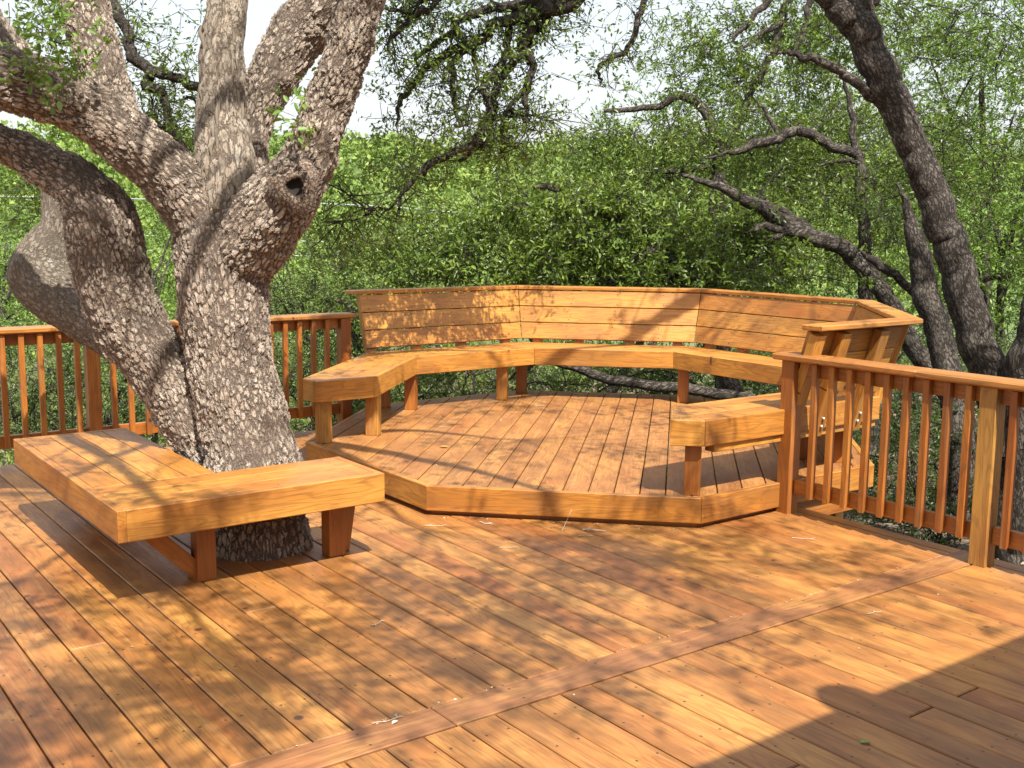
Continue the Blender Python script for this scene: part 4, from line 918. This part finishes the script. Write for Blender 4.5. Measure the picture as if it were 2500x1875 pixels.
# ------------------------------------------------------------------ far woodland on the hillside
def woodland():
    n = 1250; c = []; R = []
    while len(c) < n:
        d = 26+214*rng.random()**.8; s = rng.uniform(-.56, .62)*d*1.15; x, y = d*.5946+s*.804, d*.804-s*.5946
        if d < 40 and s > -2: continue
        r = rng.uniform(.9, 2.0)*(1+d/160); c.append((x, y, hz(x, y)+r*.45)); R.append(r)
    c = np.array(c); R = np.array(R); k = np.clip(2300/np.maximum(np.linalg.norm(c, axis=1), 20)*1.9, 22, 95).astype(int)
    C = np.repeat(c, k, 0); RR = np.repeat(R, k); d = unit(rng.normal(0, 1, (len(C), 3))); d[:, 2] = np.abs(d[:, 2]); 
    d = d*(.75+.35*rng.random(len(C)))[:, None]
    p = C+d*RR[:, None]*(1, 1, .95); dist = np.linalg.norm(p, axis=1); sub = 5
    P = np.repeat(p, sub, 0)+rng.normal(0, 1, (len(p)*sub, 3))*np.repeat(RR, sub)[:, None]*.13
    sz = np.clip(np.repeat(dist, sub)*.0042, .09, .9)*rng.uniform(.7, 1.4, len(P))
    t = np.clip(np.repeat(np.repeat(rng.random(n), k), sub)*.55+.5*rng.random(len(P)), 0, 1)
    o = leaf_mesh('hillside_woodland', P, np.repeat(d, sub, 0)+rng.normal(0, .6, (len(P), 3)), sz, L_HILL, None, wide=.7, tint=t)
woodland()

# ------------------------------------------------------------------ overhead wires
for lab, pts in (('upper thin power line crossing the hillside right of the oak', [(-300, 418, 62), (672, 439, 60), (1050, 463, 59), (1500, 480, 58)]),
                 ('middle thin power line crossing the hillside behind the oak stems', [(-300, 486, 60), (0, 497, 60), (370, 511, 60), (750, 524, 60), (1300, 540, 60)]),
                 ('lowest thin power line crossing the hillside behind the oak stems', [(-300, 520, 60), (0, 529, 60), (370, 544, 60), (480, 548, 60), (1300, 570, 60)])):
    L = spline([(*at(x, y, D), .028) for x, y, D in pts], 10); T = Tubes(); T.add(L[:, :3], L[:, 3], 6)
    tag(T.build('power_line', M_WIRE), label=lab, cat='wire', group='power lines')
# poles that carry them, out of the picture on both sides
for lab, px in (('wooden utility pole far beyond the left picture edge', -300), ('wooden utility pole hidden behind the oaks on the right', 1500)):
    p = at(px, 500, 60); T = Tubes(); T.add([(p[0], p[1], hz(p[0], p[1])-.3), (p[0], p[1], 1), (p[0], p[1], 4.6)], [.16, .14, .11], 10)
    tag(T.build('utility_pole', M_TWIG), label=lab, cat='pole')

# ------------------------------------------------------------------ rocks and leaf litter on the ground
def rock(c, r, lab, sc=(1, 1, .5)):
    import bmesh
    bm = bmesh.new(); bmesh.ops.create_icosphere(bm, subdivisions=3, radius=r)
    for v in bm.verts:
        p = v.co; f = 1+.18*math.sin(p.x*7/r*.3+c[0])*math.sin(p.y*5/r*.4)+.1*math.sin(p.z*9/r*.5+p.x*3/r); v.co = Vector((p.x*sc[0]*f, p.y*sc[1]*f, p.z*sc[2]*f))
    me = bpy.data.meshes.new('rock'); bm.to_mesh(me); bm.free()
    tag(link('rock', me, M_ROCK, None, Matrix.Translation(c)), label=lab, cat='rock')
q = g0(1005, 850, 17.5); rock((q[0], q[1], q[2]+.05), .55, 'pale flat boulder seen under the left part of the curved seat', (1.3, 1, .5))
def litter():
    n = 9000; d = rng.uniform(5.6, 16, n); s = rng.uniform(-.5, .75, n)*d; x, y = d*.5946+s*.804, d*.804-s*.5946
    ok = ~((x < XE+.05) & (y < YE+.05)); x, y = x[ok], y[ok]; z = np.array([hz(a, b) for a, b in zip(x, y)])
    B = np.column_stack([x, y, z+.012]); D = rng.normal(0, 1, B.shape); D[:, 2] *= .15
    m = leafmat('dry_leaf_litter', [(0, (.08, .05, .03)), (.5, (.16, .11, .065)), (1, (.34, .26, .18))], .8, .1)
    leaf_mesh('leaf_litter', B, D, rng.uniform(.04, .075, len(B)), m, None, wide=.45, upb=2.5)
litter()

# ------------------------------------------------------------------ small things lying on the boards
def twig(c, ang, L, r, lab, mat=M_DRY, seed=0, bits=2, grp='dry twigs and bits fallen on the wood', nm='dry_twig'):
    R = np.random.default_rng(seed+5); T = Tubes(); c = np.array(c, float); d = np.array([math.cos(ang), math.sin(ang), 0]); s = np.array([-d[1], d[0], 0])
    P = [c+d*L*(t-.5)+s*R.normal(0, .06)*L+np.array([0, 0, r+abs(R.normal(0, .02))*L]) for t in np.linspace(0, 1, 6)]
    T.add(P, np.linspace(r, r*.5, 6), 5)
    for b in range(bits):
        q = P[R.integers(1, 5)]; e = q+(d*R.uniform(-.5, .9)+s*R.choice([-1, 1])*R.uniform(.5, 1))*L*.3; T.add([q, (q+e)/2+[0, 0, r], e], [r*.7, r*.6, r*.4], 4)
    tag(T.build(nm, mat), label=lab, cat='twig', group=grp)
def G2(x, y, z=0.):
    p = at(x, y, 1); d = p-C0; t = (z-CH)/d[2]; q = C0+d*t; return (q[0], q[1], z+.001)
tw = [((240, 984, HL), .3, .07, .004, 'pale knobbly twig bit lying on the low bench top', 5, 'x'),
      ((815, 1348), .75, .085, .005, 'short thick brown twig on the deck boards below the oak bench'),
      ((838, 1560), .45, .13, .0035, 'curled pale twig with a yellow flower on the divider board'),
      ((940, 1138), .0, .13, .0035, 'pale twig on the deck near the front left platform corner'),
      ((1052, 1132), -.5, .11, .0045, 'crooked pale twig on the deck close to the platform step'),
      ((1100, 1184), .2, .12, .003, 'straight pale twig on the deck in front of the platform'),
      ((1283, 1148), -.2, .14, .005, 'thickest pale twig below the middle of the platform step'),
      ((1265, 1160), .1, .10, .003, 'thin pale twig beside the thickest one below the platform step'),
      ((1735, 1165), -.4, .13, .003, 'bent pale twig on the sunny deck near the right railing'),
      ((1888, 1325), .5, .09, .003, 'small pale twig on the boards right of the divider'),
      ((1074, 868, HP), .6, .07, .003, 'small pale twig at the back of the platform left of centre'),
      ((1166, 878, HP), -.1, .10, .004, 'pale forked twig at the back of the platform near a leg'),
      ((958, 922, HP), 0, .07, .003, 'grey twig on the left part of the platform'),
      ((1247, 1110), 1.2, .001, .001, '')]
for i, t in enumerate(tw[:-1]):
    z = t[0][2] if len(t[0]) > 2 else 0
    twig(G2(t[0][0], t[0][1], z), t[1]-.6, t[2]*.9, t[3]*.75, t[4], seed=i*3, bits=3 if i in (0, 2, 6, 11) else 1)
# the long grass stalk leaning on the step
a = np.array(G2(1213, 1150)); b = np.array(G2(1252, 1112))+[0, 0, .12]; T = Tubes(); T.add([a, (a+b)/2+[0, 0, .01], b], [.0015, .0013, .0008], 4)
tag(T.build('dry_stalk', M_DRY), label='long thin dry stalk leaning against the platform step', cat='twig')
def leaflet(p, ang, L, mat, lab, cat='leaf', nm='fallen_leaf'):
    c = Vector(p); vs = []
    out = [(0, 0), (.3, .22), (.65, .24), (1, 0), (.65, -.24), (.3, -.22)]
    for z in (0.001, .003):
        for x, y in out: vs.append(c+Vector(((x-.5)*L*math.cos(ang)-y*L*math.sin(ang), (x-.5)*L*math.sin(ang)+y*L*math.cos(ang), z+abs(y)*L*.5)))
    f = [(0, 1, 2, 3, 4, 5)[::-1], (6, 7, 8, 9, 10, 11)]+[(i, (i+1) % 6, 6+(i+1) % 6, 6+i) for i in range(6)]
    tag(link(nm, mesh_poly(nm, vs, f), mat), label=lab, cat=cat)
leaflet(G2(959, 967, HP), -.7, .07, M_OLEAF, 'narrow orange dry leaf on the left half of the platform')
leaflet(G2(1868+240-0, 1603), -.6, .05, M_GLEAF, 'small green leaf in the roof shadow on the deck') if False else leaflet(G2(1868, 1606), -.6, .035, M_GLEAF, 'small green leaf in the roof shadow on the deck')
leaflet(G2(853, 1562), .3, .03, M_PETAL, 'yellowish fallen flower caught by the twig on the divider', 'flower', 'fallen_flower')
def bits():
    pts = []
    for _ in range(90):
        x, y = rng.uniform(.6, 5.0), rng.uniform(1.9, 7.6)
        inside = all((nrm(a)[0].dot(Vector((x-CX, y-CY, 0)))) < AP for a in SIDES.values())
        if Lx0-.05 < x < Lxr+.05 and Ly0-.05 < y < Ly1+.05: continue
        pts.append((x, y, HP+.002 if inside else .003))
    for _ in range(26):
        t = rng.uniform(-.7, .75); n, tv = nrm(-135); p = Vector((CX, CY, 0))+n*(AP+abs(rng.normal(0, .035)))+tv*t; pts.append((p.x, p.y, .003))
    for _ in range(34):
        t = rng.uniform(0, 6.28); q = .30+abs(rng.normal(0, .05)); pts.append((TREE[0]+q*math.cos(t), TREE[1]+q*math.sin(t), .003))
    for _ in range(22): pts.append((CX+rng.uniform(-1, 1.), CY+rng.uniform(-1.2, 1.2), HP+.002))
    for _ in range(40): pts.append((rng.uniform(.8, 5), 3.028+rng.normal(0, .003), .002))
    B = np.array(pts); D = rng.normal(0, 1, B.shape); D[:, 2] = 0
    m = leafmat('fallen_petals', [(0, (.35, .25, .15)), (.35, (.42, .33, .22)), (1, (.62, .55, .42))], .8, .1)
    leaf_mesh('fallen_petals', B, D, rng.uniform(.006, .015, len(B)), m, None, wide=.7, upb=3)
bits()

# ------------------------------------------------------------------ house behind the camera (its eave shades the near right corner)
house = empty('house', (1.5, -1.6, 0), label='house behind the viewer whose eave casts the straight shadow on the near right deck', cat='house')
beam('wall', house, (-6, -2.2, .75), (9, -2.2, .75), .15, 3.7, (0, 0, 1), M_STUCCO, 0)
EV = 2.75; EY = 2.205-.69*EV
def roofbeam():
    vs = [(-6, EY, EV-.12), (9, EY, EV-.12), (9, EY, EV), (-6, EY, EV), (-6, -6, EV+2.6), (9, -6, EV+2.6), (9, -6, EV+2.48), (-6, -6, EV+2.48)]
    return mesh_poly('roof', vs, [(0, 1, 2, 3), (3, 2, 5, 4), (4, 5, 6, 7), (7, 6, 1, 0), (0, 3, 4, 7), (1, 6, 5, 2)])
link('roof', roofbeam(), M_ROOF, house)
T = Tubes(); vx = 3.14-.16*(EV+.28); vy = EY-.17
T.add([(vx, vy, EV-.05), (vx, vy, EV+.25), (vx, vy, EV+.26), (vx, vy, EV+.33), (vx, vy, EV+.37)], [.05, .05, .115, .10, .01], 16)
T.build('shadow_bump_vent', M_METAL, house)  # unseen vent shape, added to give the eave shadow its round bump
